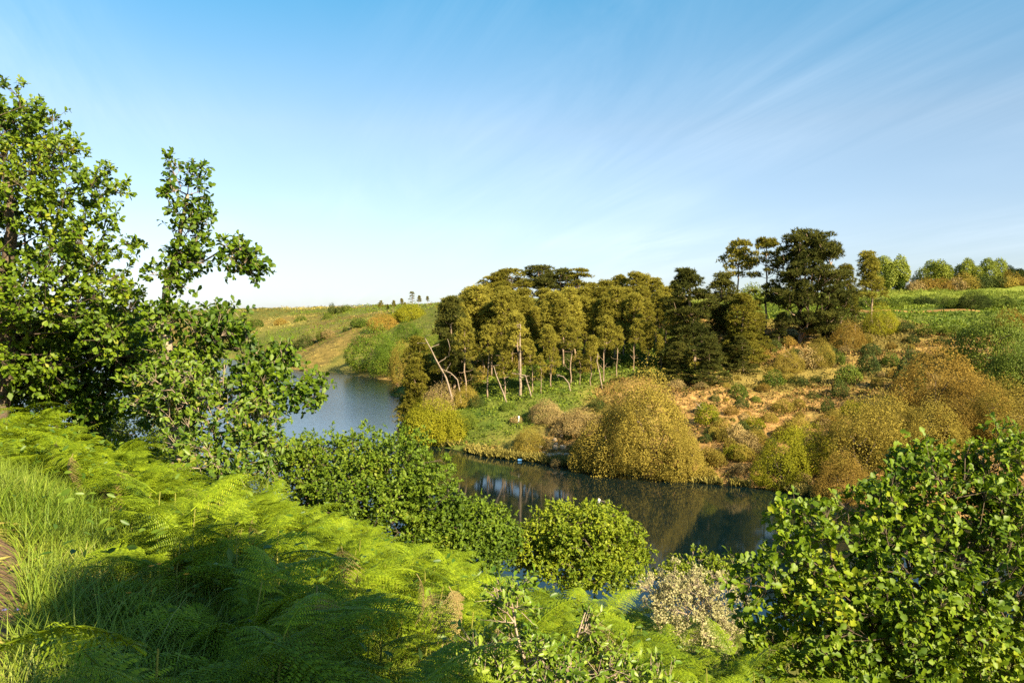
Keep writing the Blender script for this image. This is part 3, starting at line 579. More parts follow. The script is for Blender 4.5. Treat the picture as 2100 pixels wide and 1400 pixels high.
def bush(px, base, wpx, hpx, mk, label, name='bush', categ='bush', group=None, big=False, depth=1.0, var=None, y0=55, Y=None, sink=0.06):
    if Y is None: h = hit(px, base - 2, y0)
    else:
        p = P(px, base, Y); h = np.array([p[0], Y, g1(p[0], Y)])
    s = h[1] / FPX; sx, szz = wpx * s / 2, hpx * s
    if h[2] < 0.1: h[2] = 0.0
    loc = (h[0], h[1] + sx * 0.35, h[2] - sink * szz); scl = (sx * 1.05, sx * depth, szz * (1 + sink)); rz = rng.random() * 6.28 if abs(depth - 1) < 0.01 else 0
    if big:
        as_ = hpx / (wpx / 2)
        if var == 3: me_, q_ = TALL, 2.0
        elif 'tree' in name: me_, q_ = BALL[int(rng.integers(4))], 2.2
        else: q_ = min(ASP, key=lambda v_: abs(math.log(v_ / as_))); me_ = BIG[q_][int(rng.integers(2))]
        scl = (scl[0], scl[1], scl[2] / q_)
        root = empty(name, loc); root.scale = scl; root.rotation_euler = (0, 0, rz); tag(root, label, categ, group)
        o = link('crown', me_, root); o.material_slots[0].link = 'OBJECT'; o.material_slots[0].material = M[mk]
        st_ = link('stem', STEM[int(rng.integers(2))], root); st_.scale = (1, 1, q_ if 'tree' not in name else 2.0)
        return root
    o = link(name, SML[int(rng.integers(8))], None, loc); o.scale = (scl[0], scl[1], scl[2] / 1.15); o.rotation_euler = (0, 0, rz); o.material_slots[0].link = 'OBJECT'; o.material_slots[0].material = M[mk]
    return tag(o, label, categ, group)
B = True
# headland and slope: the large ones
bush(1335, 985, 215, 218, 'willow', 'tallest olive willow dome at the water in the middle of the bank', 'willow', 'willow', big=B, var=3)
bush(1245, 975, 135, 125, 'willow', 'olive willow bulging at the left foot of the tallest willow dome', 'willow', 'willow', big=B)
bush(1405, 990, 85, 110, 'willow', 'narrow brown olive willow at the right foot of the tallest dome', 'willow', 'willow', big=B)
bush(1270, 965, 95, 175, 'willow', 'mid height olive willow merged into the left flank of the tallest dome', 'willow', 'willow', big=B)
bush(1610, 1000, 118, 108, 'ybush', 'dense round green olive willow above the waterline', 'willow', 'willow', big=B)
bush(1668, 975, 100, 100, 'ybush', 'yellow green willow leaning over the dense round one', 'willow', 'willow', big=B)
bush(1790, 985, 190, 160, 'willow', 'wide olive willow spreading right of the small dark evergreen', 'willow', 'willow', big=B)
bush(1830, 925, 150, 110, 'willow', 'upper olive willow behind the wide spreading one', 'willow', 'willow', big=B)
bush(1735, 1030, 110, 100, 'willowb', 'lowest brownish willow at the water beside the right oak', 'willow', 'willow', big=B)
bush(1925, 935, 130, 110, 'willow', 'olive willow just left of the oak crown tip', 'willow', 'willow', big=B)
bush(1935, 838, 165, 128, 'willowb', 'large rusty olive dome with dark left side on the right slope', 'willow', 'willow', big=B)
bush(2010, 860, 130, 90, 'willowb', 'brown olive shrub below the large rusty dome', 'willow', 'willow', big=B)
bush(2075, 900, 140, 120, 'willow', 'olive shrub mass at the right edge above the oak', 'willow', 'willow', big=B)
bush(1990, 905, 120, 80, 'willowb', 'dull olive shrub under the rusty dome next to the oak', 'willow', 'willow', big=B)
bush(2062, 765, 170, 120, 'gbush', 'big dark green bush at the right edge of the slope', 'thorn_bush', 'bush', big=B)
bush(2120, 800, 150, 90, 'gbush', 'dark green bush cut by the right edge of the view', 'thorn_bush', 'bush', big=B)
bush(2075, 685, 70, 48, 'willowb', 'rusty bush between the track and the big dark green bush', 'bush', 'bush', big=B)
bush(1810, 690, 66, 66, 'ybush', 'bright yellow green round bush below the field track', 'bush', 'bush', big=B)
bush(1745, 722, 66, 62, 'willowb', 'rusty orange bush beside the great pine foot', 'bush', 'bush', big=B)
bush(892, 912, 120, 88, 'ybush', 'bright yellow green bush mass on the headland tip at the water', 'bush', 'bush', big=B, y0=95)
bush(925, 908, 85, 62, 'ybush', 'low yellow green bush spreading right of the headland tip mass', 'bush', 'bush', big=B, y0=95)
bush(955, 885, 60, 40, 'gbush', 'fresh green bush on the bank above the low yellow green one', 'bush', 'bush', big=B, y0=90)
bush(862, 908, 78, 78, 'ybush', 'narrow yellow green bush on the very point of the headland', 'bush', 'bush', big=B, y0=95)
bush(905, 845, 80, 55, 'beige', 'beige dry scrub at the foot of the leaning dead trunk', 'scrub_bush', 'bush', big=B, y0=95)
bush(955, 835, 60, 40, 'willow', 'pale olive scrub between the dead trunk and first pines', 'scrub_bush', 'bush', big=B, y0=95)
bush(1190, 895, 100, 55, 'beige', 'faded tan scrub left of the tallest willow dome', 'scrub_bush', 'bush', big=B, y0=85)
bush(1085, 930, 60, 50, 'willow', 'small olive bush low on the green bank near the waterline', 'bush', 'bush', big=B, y0=85)
bush(1120, 870, 70, 45, 'beige', 'tan scrub on the green bank above the pale rocks', 'scrub_bush', 'bush', big=B, y0=85)
bush(975, 838, 36, 22, 'dkbush', 'small dark evergreen bush in the bright green bank')
bush(1705, 955, 32, 66, 'dkbush', 'small dark evergreen between the yellow green and olive willows', 'evergreen_and_shade_bush', 'bush')
bush(1868, 800, 55, 80, 'dkbush', 'dark bush standing in for the shaded side of the rusty dome', 'evergreen_and_shade_bush', 'bush')  # dark-leaved bush added to darken the dome's left flank, which is only in shade
bush(1660, 760, 60, 40, 'beige', 'bleached dead scrub under the great pine', 'scrub_bush', 'bush')
bush(1620, 765, 60, 45, 'willow', 'pale olive bush in front of the bleached scrub', 'bush', 'bush', big=B)
bush(1685, 755, 60, 55, 'willow', 'pale olive bush right of the bleached scrub', 'bush', 'bush', big=B)
for i in range(42):
    px = 1425 + 600 * rng.random(); py = 870 + 125 * rng.random() - 0.05 * (px - 1425)
    h = hit(px, py, 60)
    if h[2] < 0.5: continue
    mk = ('willow', 'willowb', 'ybush', 'willow', 'beige')[int(rng.integers(5))]; wd = 26 + 30 * rng.random()
    bush(px, py, wd, wd * (0.5 + 0.3 * rng.random()), mk, where({'willow': 'low olive willow scrub', 'willowb': 'low brown willow scrub', 'ybush': 'low yellow green scrub', 'beige': 'low bleached scrub'}[mk], px, py, SLOPE_MARKS), 'scrub_bush', 'bush', 'low scrub between the willows', y0=60)
bush(1590, 795, 48, 34, 'gbush', 'mid green bush lower left of the bleached scrub')
bush(1638, 795, 46, 22, 'dkbush', 'flat dark green bush below the bleached scrub')
bush(1785, 768, 46, 46, 'dkbush', 'dark olive bush in the middle of the upper slope', big=False)
bush(1745, 790, 56, 40, 'gbush', 'olive green bush on the slope right of the bleached scrub')
bush(1725, 818, 40, 30, 'dkbush', 'dark green bush at the top of the bare orange ground')
bush(1700, 848, 30, 30, 'dkbush', 'round dark bush alone on the bare orange ground')
bush(1515, 820, 40, 30, 'gbush', 'green bush by the low black green pine')
bush(1467, 828, 22, 16, 'dkbush', 'tiny dark bush at the foot of the drooping pine')
bush(1725, 892, 40, 24, 'willow', 'short olive bush beyond the upper olive willow')
SMALL = 'small shrubs dotted over the dry slope'
for px, py, wd, ht, mk in ((1873, 708, 28, 18, 'dkbush'), (1934, 712, 34, 18, 'dkbush'), (1789, 730, 46, 22, 'dkbush'), (1830, 752, 40, 26, 'gbush'), (1722, 752, 36, 24, 'gbush'), (1568, 806, 30, 16, 'willowb'), (1608, 850, 50, 28, 'willow'), (1524, 886, 30, 22, 'dkbush'), (1551, 896, 36, 22, 'dkbush'),
                           (1464, 902, 26, 22, 'willow'), (1501, 852, 30, 16, 'willowb'), (1440, 850, 24, 16, 'gbush'), (1580, 870, 36, 20, 'willow'), (1640, 880, 40, 24, 'willow'), (1500, 930, 36, 26, 'willow'), (1540, 950, 34, 24, 'willow'), (1470, 960, 40, 34, 'willow'), (1520, 975, 40, 20, 'beige'), (1450, 990, 44, 34, 'willow'),
                           (1690, 880, 40, 22, 'beige'), (1760, 850, 36, 20, 'beige'), (1800, 800, 30, 22, 'willow'), (1840, 780, 30, 22, 'willowb'), (1900, 745, 36, 18, 'willow'), (1960, 735, 40, 18, 'willowb'), (1860, 680, 40, 18, 'dkbush'), (1910, 690, 50, 18, 'gbush'), (1960, 690, 60, 20, 'gbush'), (2010, 690, 50, 20, 'gbush'),
                           (1590, 720, 34, 20, 'dkbush'), (1560, 740, 44, 26, 'willowb'), (1700, 730, 40, 20, 'dkbush'), (1440, 800, 30, 14, 'beige'), (1390, 800, 36, 18, 'beige'), (1640, 840, 34, 18, 'willow'), (1670, 820, 30, 16, 'dkbush'), (1610, 900, 40, 26, 'willow'), (1580, 920, 30, 20, 'dkbush'), (1650, 1000, 36, 26, 'beige'), (1160, 880, 18, 12, 'dkbush'), (1165, 905, 20, 16, 'dkbush'), (1180, 930, 22, 14, 'gbush'), (1140, 965, 26, 14, 'beige'), (1190, 945, 30, 22, 'willow'),
                           (1225, 845, 40, 26, 'dkbush'), (1060, 870, 30, 14, 'beige'), (1040, 845, 34, 16, 'gbush')):
    lab = where({'dkbush': 'small dark green shrub', 'gbush': 'small mid green shrub', 'willow': 'small olive shrub', 'willowb': 'small rusty brown shrub', 'beige': 'small bleached tan scrub tuft'}[mk], px, py, SLOPE_MARKS)
    bush(px, py, wd, ht, mk, lab, 'small_shrub', 'shrub', SMALL, y0=70)
for i in range(130):
    px = 1420 + 560 * rng.random(); py = 690 + 300 * rng.random()
    h = hit(px, py, 60)
    if h[2] < 0.6: continue
    mk = ('dkbush', 'willow', 'beige', 'willowb', 'gbush')[int(rng.integers(5))]; wd = 9 + 24 * rng.random() ** 1.6
    lab = where({'dkbush': 'small dark green shrub', 'gbush': 'small mid green shrub', 'willow': 'small olive shrub', 'willowb': 'small rusty brown shrub', 'beige': 'small bleached tan scrub tuft'}[mk], px, py, SLOPE_MARKS)
    bush(px, py, wd, wd * 0.6, mk, lab, 'small_shrub', 'shrub', SMALL, y0=60)
# field edge and hedge trees
bush(2000, 636, 62, 36, 'dkbush', 'round dark green bush standing alone beside the field track', 'thorn_bush', 'bush', big=B)
bush(1962, 634, 40, 20, 'gbush', 'bright green low bush left of the round dark one by the track')
bush(2050, 634, 50, 20, 'gbush', 'bright green low bush right of the round dark one by the track')
for px in range(1775, 2110, 17):
    bush(px, 634 - 8 * rng.random(), 26 + 14 * rng.random(), 12 + 10 * rng.random(), ('gbush', 'dkbush', 'gbush')[int(rng.integers(3))], 'low green bush in the hedge between field and track', 'hedge_bush', 'bush', 'low hedge above the track')
for px, base, wd, ht, mk, lab in ((1843, 600, 60, 74, 'lime', 'pale green spreading tree behind the broad olive pine'), (1815, 600, 60, 76, 'lime', 'tall pale green tree half behind the broad olive pine'), (1848, 602, 32, 36, 'gbush', 'dark green bush at the near corner of the field hedge'),
                                  (1920, 590, 72, 62, 'lime', 'first round lime green tree of the hedge beyond the field'), (1945, 590, 52, 49, 'lime', 'second smaller lime green tree of the far hedge'), (1990, 588, 54, 62, 'lime', 'middle lime green tree rising from the far hedge'), (2037, 588, 65, 60, 'lime', 'flat topped lime green tree in the far hedge'),
                                  (2082, 590, 44, 44, 'dkbush', 'dark round tree near the right end of the far hedge'), (2112, 588, 50, 38, 'gbush', 'green tree at the very right end of the far hedge')):
    bush(px, base, wd, ht, mk, lab, 'hedge_tree', 'tree', 'trees beyond the green field', big=B, Y=197)
for px, wd, ht, mk in ((1885, 40, 30, 'beige'), (1905, 44, 36, 'willowb'), (1935, 44, 36, 'willowb'), (1965, 44, 38, 'beige'), (1995, 40, 36, 'willow'), (2022, 40, 36, 'dkbush'), (2050, 44, 34, 'dkbush'), (2075, 40, 28, 'willow'), (2100, 40, 26, 'willowb')):
    bush(px, 592, wd * 1.2, ht * 0.72, mk, {'beige': 'pale tan', 'willowb': 'rusty brown', 'willow': 'olive', 'dkbush': 'dark green'}[mk] + ' hedge bush beyond the field ' + ('at its left end' if px < 1920 else 'under the lime green trees' if px < 2050 else 'at its right end'), 'hedge_bush', 'bush', 'bushes of the far field hedge', Y=193)
for px in range(1868, 2110, 15):
    mk = ('gbush', 'dkbush', 'willow', 'lime')[int(rng.integers(4))]
    bush(px + 8 * rng.random(), 592, 24 + 22 * rng.random(), 14 + 26 * rng.random(), mk, {'gbush': 'mid green', 'dkbush': 'dark green', 'willow': 'olive', 'lime': 'pale green'}[mk] + ' ragged bush filling the hedge beyond the field', 'hedge_bush', 'bush', 'bushes of the far field hedge', Y=195 + 5 * rng.random())
for px, wd, ht, mk in ((1545, 60, 44, 'lime'), (1590, 60, 36, 'lime'), (1620, 44, 30, 'gbush'), (1560, 50, 22, 'gbush'), (1345, 50, 20, 'lime'), (1380, 50, 20, 'lime'), (1270, 50, 26, 'lime')):
    bush(px, 606 if px > 1400 else 586, wd, ht, mk, 'pale green tree glimpsed behind the pines', 'distant_tree', 'tree', 'pale trees behind the pines', Y=186)
# far shore
FAR = 'bushes on the far shore'
bush(765, 762, 125, 92, 'oakm', 'broad lush green bush mass at the far waterline', 'bush', 'bush', big=B, Y=238)
bush(800, 770, 80, 80, 'oakm', 'lush green bush right part of the far waterline mass', 'bush', 'bush', big=B, Y=225)
bush(822, 785, 52, 84, 'willow', 'pale olive willow hanging over the far water beside the grove', 'willow', 'willow', big=B, Y=206)
bush(785, 690, 62, 32, 'willowb', 'rounded tan brown bush high on the far slope', 'bush', 'bush', big=B, Y=285)
bush(840, 660, 70, 34, 'ybush', 'yellow green bush on the far brow left of the grove', 'bush', 'bush', big=B, Y=290)
bush(880, 655, 60, 40, 'gbush', 'green bush on the far brow touching the grove', 'bush', 'bush', big=B, Y=240)
bush(880, 700, 70, 55, 'gbush', 'green bush behind the dark end of the grove', 'bush', 'bush', big=B, Y=215)
bush(835, 700, 60, 45, 'oakm', 'mid green bush above the pale olive far willow', 'bush', 'bush', big=B, Y=255)
for px, base, wd, ht, mk, lab in ((575, 644, 26, 14, 'willowb', 'round tan bush on the far left skyline'), (740, 692, 20, 14, 'dkbush', 'dark dot of bush on the far slope'), (708, 703, 14, 10, 'dkbush', 'smallest dark bush on the far slope'), (672, 666, 20, 14, 'gbush', 'lone round bush below the far skyline'), (616, 662, 30, 14, 'gbush', 'dark green low bush below the tan skyline bush'),
                                  (590, 712, 50, 30, 'dkbush', 'dark green bush clump in the far valley'), (625, 700, 44, 26, 'dkbush', 'second dark green clump in the far valley'), (565, 690, 44, 28, 'gbush', 'green clump at the left of the far valley'), (545, 672, 40, 22, 'dkbush', 'dark clump behind the left tree in the far valley'), (660, 690, 30, 20, 'gbush', 'small green clump at the head of the far valley'),
                                  (735, 652, 44, 18, 'gbush', 'long low green bush on the far slope edge'), (670, 745, 36, 18, 'beige', 'pale tan scrub low on the far slope'), (790, 665, 30, 16, 'ybush', 'yellow green bush right above the tan brown bush'), (520, 660, 40, 20, 'gbush', 'green bush on the far ridge behind the left tree')):
    bush(px, base, wd, ht, mk, lab, 'far_bush', 'bush', FAR, Y=(430 if base < 668 and px < 700 else 300), sink=0.12)
for px, base, wd, ht, mk, lab in ((680, 642, 18, 22, 'dkbush', 'dark tree at the left of the skyline clump'), (695, 642, 26, 14, 'dkbush', 'low dark tree in the middle of the skyline clump'), (710, 642, 24, 15, 'gbush', 'green tree at the right of the skyline clump')):
    bush(px, base, wd, ht, mk, lab, 'skyline_tree', 'tree', 'small trees on the far skyline', Y=448)
for px, top, Y in ((781, 616, 330), (806, 616, 325), (823, 612, 322), (846, 598, 320), (858, 606, 318), (877, 614, 315), (830, 622, 318), (795, 626, 328)):
    pine(px, top, Y, 'sparse' if px in (846,) else 'tall', 'pinem', 'small wind bent pine on the skyline left of the grove', 'small pines on the far skyline', 1.1)
# undergrowth shrubs filling the floor of the grove
for i in range(46):
    px = 925 + 470 * rng.random(); Y = 117 + 26 * rng.random(); p = P(px, 780, Y)
    bush(px, 780, 26 + 26 * rng.random(), 14 + 26 * rng.random(), ('gbush', 'dkbush', 'gbush', 'willow')[int(rng.integers(4))], where('leafy bush in the shade of the grove', px, 785, GROVE_MARKS), 'undergrowth_bush', 'bush', 'bushes under the grove pines', Y=Y)

# ------------------------------------------------------------------ dead trunks, rocks and small things on the far bank
def dead(name, pts, Y, r0, label, branches=5, blen=2.0, categ='dead tree', ground=True, group=None):
    q = [P(a, b, Y) for a, b in pts]
    if ground: q[0][2] = g1(q[0][0], Y) - 0.1
    base = q[0].copy(); q = [np.array(v_) for v_ in densify3(q)]; sk = Skel(q); n0 = len(q)
    for i in range(branches):
        k = int(n0 * (0.25 + 0.7 * rng.random())); d = unit((rdir(1) + [[0, 0, 0.15]]))[0]; sk.add(q[min(k, n0 - 1)] + d * blen * (0.5 + 0.6 * rng.random()), 0.35, 0.18, pl=0.0, up=0.05)
    r = sk.radii(r0 * 0.18, 2.2, r0 * 0.8); r[:n0] = np.maximum(r[:n0], np.linspace(r0 * 0.8, r0 * 0.3, n0))
    return tag(link(name, skel_mesh(name, sk, r, base, M['deadwood'], 0.03), None, base), label, categ, group)
def densify3(q, n=4):
    o = []
    for a, b in zip(q[:-1], q[1:]):
        for k in range(n): o.append(a + (b - a) * k / n + (rng.normal(size=3) * 0.04 * np.linalg.norm(b - a) / n if k else 0))
    return o + [q[-1]]
dead('dead_tree', [(934, 808), (915, 775), (893, 735), (871, 692)], 112, 0.20, 'long bare bleached trunk leaning left out of the headland scrub', 8, 2.4)
dead('dead_tree', [(948, 800), (938, 778), (925, 765), (905, 756)], 112.5, 0.14, 'short bleached trunk bent left beside the long leaning one', 4, 1.4)
dead('dead_tree', [(1040, 822), (1030, 800), (1020, 775), (1012, 750)], 111, 0.15, 'bleached dead trunk leaning left among the front pines', 5, 1.3)
dead('dead_tree', [(1090, 820), (1083, 790), (1078, 770), (1050, 765)], 111, 0.15, 'bent dead trunk with a level limb below the pale trunked pine', 4, 1.3)
dead('dead_tree', [(1170, 806), (1166, 785), (1155, 772), (1142, 768)], 112, 0.13, 'crooked dead trunk near the middle of the grove front', 3, 1.0)
dead('dead_tree', [(1068, 818), (1067, 760), (1066, 700), (1067, 665)], 111.6, 0.26, 'straight pale bare trunk standing tallest at the grove front', 5, 1.5)
dead('dead_tree', [(1235, 788), (1230, 765), (1224, 740), (1226, 725)], 113, 0.13, 'thin grey dead trunk above the tan scrub', 3, 0.9)
dead('fallen_log', [(1184, 826), (1200, 824.5), (1216, 825)], 107, 0.14, 'pale fallen log lying across the green bank', 1, 0.7, 'log')
dead('dead_branch', [(1143, 868), (1152, 852), (1161, 843)], 103, 0.10, 'forked bleached branch sticking out of the tan scrub', 3, 0.9, 'branch')
for pts, lab in (([(1575, 735), (1592, 738), (1600, 730)], 'bleached fallen branch at the left of the great pine scrub'), ([(1636, 745), (1622, 728), (1610, 715)], 'tangled dead branch right under the great pine'), ([(1655, 742), (1640, 748), (1622, 745)], 'low bleached branch lying in the dead scrub'), ([(1432, 845), (1437, 835), (1428, 826)], 'thin dead stem at the right edge of the tallest willow')):
    h = hit(*pts[0]); dead('dead_branch', pts, h[1] - 0.6, 0.10, lab, 7, 1.4, 'branch')
def rock(px, py, wpx, hpx, label):
    h = hit(px, py, 80); s = h[1] / FPX; u = rdir(46); 
    import bmesh
    bm = bmesh.new()
    for q in u * (1 + 0.25 * rng.random((46, 1))): bm.verts.new(q)
    bmesh.ops.convex_hull(bm, input=bm.verts); me = bpy.data.meshes.new('rock'); bm.to_mesh(me); bm.free(); me.materials.append(M['stone'])
    o = link('rock', me, None, (h[0], h[1], h[2] + hpx * s * 0.2)); o.scale = (wpx * s / 2, wpx * s / 2.4, hpx * s / 2); o.rotation_euler = (0.2 * rng.normal(), 0.2 * rng.normal(), rng.random() * 0.8)
    tag(o, label, 'rock', 'pale rocks on the bank')
for px, py, a_, b_, lab in ((1134, 944, 22, 12, 'largest pale rock at the foot of the bank by the water'), (1154, 948, 20, 6, 'flat pale rock at the waterline right of the largest'), (1109, 924, 8, 8, 'small pale rock left of the rock scar'), (1116, 931, 9, 5, 'small flat rock just above the waterline grass'), (1139, 925, 9, 12, 'upright pale rock halfway up the rock scar'), (1141, 915, 7, 6, 'round pale rock in the middle of the rock scar'),
                            (1155, 920, 12, 8, 'broken pale rock at the right of the rock scar'), (1138, 905, 6, 6, 'little white rock high in the rock scar'), (1148, 890, 9, 9, 'topmost pale rock of the rock scar'), (1152, 897, 7, 5, 'small rock under the topmost pale one'), (1162, 935, 9, 6, 'low pale rock beside the willow foot'), (1146, 937, 10, 7, 'pale rock between the largest and the upright one')):
    rock(px, py, a_ * 1.25, b_ * 1.3, lab)
h = hit(1063, 868, 85); s = h[1] / FPX
rt = empty('marker_post', (h[0], h[1], h[2])); tag(rt, 'tiny white marker post in the green undergrowth', 'post')
v, f = tubes(np.array([[0, 0, -0.2]]), np.array([[0.05, 0, 0.75]]), np.array([0.11]), np.array([0.10]), 8); link('post', mesh('post', v, [f], M['white']), rt)
v, f = tubes(np.array([[0.05, 0, 0.76]]), np.array([[0.06, 0, 0.92]]), np.array([0.13]), np.array([0.02]), 8); link('cap', mesh('cap', v, [f], M['white']), rt)
sh_ = shore(1066, 945); rt = empty('jetsam', (sh_[0], sh_[1], 0.12)); tag(rt, 'small light blue object washed up at the foot of the bank', 'litter')
rt.scale = (0.62,) * 3
v, f = tubes(np.array([[-0.35, 0, 0], [0.28, 0, 0.02]]), np.array([[0.28, 0, 0.02], [0.42, 0, 0.05]]), np.array([0.2, 0.19]), np.array([0.2, 0.06]), 10); link('body', mesh('body', v, [f], M['blue'], True), rt)
v, f = tubes(np.array([[0.42, 0, 0.05]]), np.array([[0.50, 0, 0.06]]), np.array([0.05]), np.array([0.05]), 8); link('cap', mesh('cap', v, [f], M['white']), rt)
import bmesh
q = shore(1228, 1026); bm = bmesh.new(); bmesh.ops.create_uvsphere(bm, u_segments=14, v_segments=8, radius=0.14); me = bpy.data.meshes.new('float'); bm.to_mesh(me); bm.free(); me.materials.append(M['white'])
rt = empty('buoy', (q[0], q[1], 0.06)); tag(rt, 'small round white buoy floating in the dark water', 'buoy'); link('float', me, rt)
v, f = tubes(np.array([[0, 0, 0.10]]), np.array([[0.0, 0.02, 0.2]]), np.array([0.025]), np.array([0.02]), 6); link('ring', mesh('ring', v, [f], M['deadwood']), rt)
a_, b_ = shore(1232, 1027), shore(1251, 1032); q = np.array([[a_[0], a_[1], 0.02], [b_[0], b_[1], 0.03]])
v, f = tubes(q[:1] - q[0], q[1:] - q[0], np.array([0.05]), np.array([0.03]), 6); tag(link('floating_stick', mesh('floating_stick', v, [f], M['palebark']), None, q[0]), 'thin brown stick floating beside the white buoy', 'stick')

# ------------------------------------------------------------------ low ground cover of the banks (uncountable)
def tufts(name, P_, size, k, mt, label, tmpl=LEAF_QUAD, flat=0.6, blade=0.5):
    n_ = len(P_); p = np.repeat(P_, k, axis=0); s = np.repeat(size, k); d = rdir(n_ * k); d[:, 2] = np.abs(d[:, 2]) * flat
    pos = p + d * s[:, None] * (0.4 + 0.6 * rng.random((n_ * k, 1)))
    v, f, _ = place(tmpl, pos, unit(d + rdir(n_ * k) + [0, 0, 0.3]), d + rdir(n_ * k) * 0.8 + [0, 0, 0.3], s * blade * (0.6 + 0.8 * rng.random(n_ * k)))
    return tag(link(name, mesh(name, v, f, mt)), label, kind='stuff')
n_ = 66000; th = np.radians(-12 + 50 * rng.random(n_)); rr = np.sqrt(62 ** 2 + (215 ** 2 - 62 ** 2) * rng.random(n_) ** 1.35); X = rr * np.sin(th); Y = rr * np.cos(th); Z = gz(X, Y)
ok = Z > 0.12; X, Y, Z = X[ok], Y[ok], Z[ok]; tr_ = np.array(densify(pp, 6)); ok = np.min(np.hypot(X[:, None] - tr_[None, :, 0], Y[:, None] - tr_[None, :, 1]), axis=1) > 1.2; X, Y, Z = X[ok], Y[ok], Z[ok]; Wt = cover(X, Y); Wt = Wt + 0.12 * rng.random(Wt.shape); kd = Wt.argmax(axis=1); PT = np.stack([X, Y, Z], axis=1); sz = (0.22 + 0.30 * rng.random(len(X))) * np.clip(Y / 95, 0.85, 1.5)
edge = (Z < 0.7); kd[edge & (rng.random(len(X)) < 0.6)] = 0
q = kd == 0; keep = q; tufts('dry_bracken', PT[keep], sz[keep] * 0.9, 6, M['dry'], 'orange dry bracken and dead grass covering the sunny slope')
q = rng.random(len(X)) < 0.34 + 0.7 * vnoise(X / 4, Y / 4); q &= kd == 0; tufts('heather', PT[q], sz[q] * 1.25, 9, M['scrub'], 'olive scrub speckled through the dry slope')
q = kd == 1; tufts('undergrowth', PT[q], sz[q] * 1.2, 5, M['under'], 'bright green brambles and nettles covering the headland bank')
q = kd == 2; tufts('scrub', PT[q], sz[q] * 1.15, 6, M['scrub'], 'low olive scrub between the shrubs')
q = kd == 3; tufts('meadow_grass', PT[q], sz[q] * 0.75, 6, M['meadow'], 'green crop standing in the field on the plateau', LEAF_NARROW, 0.9, 1.0)
n_ = 20000; th = np.radians(-36 + 36 * rng.random(n_)); rr = np.sqrt(200 ** 2 + (560 ** 2 - 200 ** 2) * rng.random(n_) ** 1.3); X = rr * np.sin(th); Y = rr * np.cos(th); Z = gz(X, Y); ok = Z > 0.3; X, Y, Z = X[ok], Y[ok], Z[ok]; PT = np.stack([X, Y, Z], axis=1); sz = (0.5 + 0.5 * rng.random(len(X))) * Y / 300
cc = vnoise(X / 30, Y / 30) + 0.5 * vnoise(X / 9, Y / 9)
q = cc > 0.06; tufts('far_undergrowth', PT[q], sz[q] * 1.1, 5, M['under'], 'green bracken covering parts of the far shore')
q = cc < -0.26; tufts('far_dry_grass', PT[q], sz[q] * 0.9, 5, M['straw'], 'tan dry grass on the far shore')
q = (cc >= -0.26) & (cc <= 0.06); tufts('far_scrub', PT[q], sz[q] * 0.9, 5, M['scrub'], 'olive scrub on the far shore')

# ------------------------------------------------------------------ oaks of the near shore
def PX(*rows): return [px_lobe(*r_) for r_ in rows]
def trunk_px(base_xy, rows, sinkz=0.2):
    b0 = np.array([base_xy[0], base_xy[1], g1(*base_xy) - sinkz]); return [b0] + [P(*r_) for r_ in rows]
NEARO = 'round oaks along the near shore'
def oak_near(px, Yb, rows, trunk_rows, n_ends, lm, label, twigs=7, per=7):
    x = P(px, 1100, Yb)[0]; tk = trunk_px((x, Yb), trunk_rows); tk = densify3(tk, 3)
    leafy_tree('oak_tree', tk[0], tk, PX(*rows), n_ends, twigs, per, 0.155, LEAF_QUAD, M[lm], M['bark'], label, 'oak tree', NEARO, twig_len=0.65, tip_r=0.012, twig_tubes=False, shell=0.45, step=0.8)
oak_near(745, 37, ((700, 945, 38, 120, 66), (820, 960, 37, 105, 75), (625, 985, 37, 80, 80), (870, 1030, 36, 68, 75), (760, 1050, 35.5, 135, 85), (650, 1060, 36, 80, 60), (560, 950, 37, 45, 50), (760, 1000, 37, 150, 90)), ((745, 1130, 37), (750, 1040, 37)), 1050, 'oakm', 'largest dark green oak at the near shore in the middle of the view')
oak_near(940, 36, ((950, 1085, 36, 95, 52), (900, 1130, 35, 100, 50), (1010, 1110, 36.5, 60, 48), (960, 1140, 35, 70, 40)), ((945, 1200, 36), (940, 1130, 36)), 560, 'oakm', 'low green oak squeezed between the largest and the round oak')
oak_near(1190, 38, ((1190, 1105, 38, 122, 66), (1275, 1150, 38, 58, 50), (1100, 1125, 38, 66, 50), (1190, 1160, 37, 118, 42), (1240, 1100, 38.5, 60, 45)), ((1188, 1225, 38), (1182, 1190, 38)), 760, 'oakl', 'round light green oak with dark trunk against the water')
for px, py, Yb, wd, ht, mk, lab in ((1255, 1275, 33, 120, 60, 'gbush', 'dark shaded bush under the round oak by the water'), (1330, 1300, 30, 130, 70, 'gbush', 'green bush between the round oak and the pale silvery shrub'), (1500, 1330, 30, 120, 90, 'gbush', 'green bush behind the pale silvery shrub and the big right oak'), (1120, 1290, 31, 130, 60, 'oakm', 'low leafy bush below the round oak trunk'), (1420, 1345, 27, 150, 60, 'gbush', 'green bush at the foot of the pale silvery shrub'), (1010, 1230, 32, 120, 60, 'oakm', 'leafy bush below the low squeezed oak')):
    bush(px, py, wd, ht, mk, lab, 'bush', 'bush', None, big=B, Y=Yb)
for px, py, Yb, wd, ht, mk, lab in ((40, 905, 17, 330, 190, 'gbush', 'dark thicket behind the tall left oak trunk'), (250, 905, 16.5, 260, 150, 'gbush', 'dark thicket between the tall left oak and the slim oak'), (430, 915, 15.5, 200, 110, 'gbush', 'green thicket behind the bramble at the slim oak foot')):
    bush(px, py, wd, ht, mk, lab, 'thicket', 'bush', None, big=B, Y=Yb)
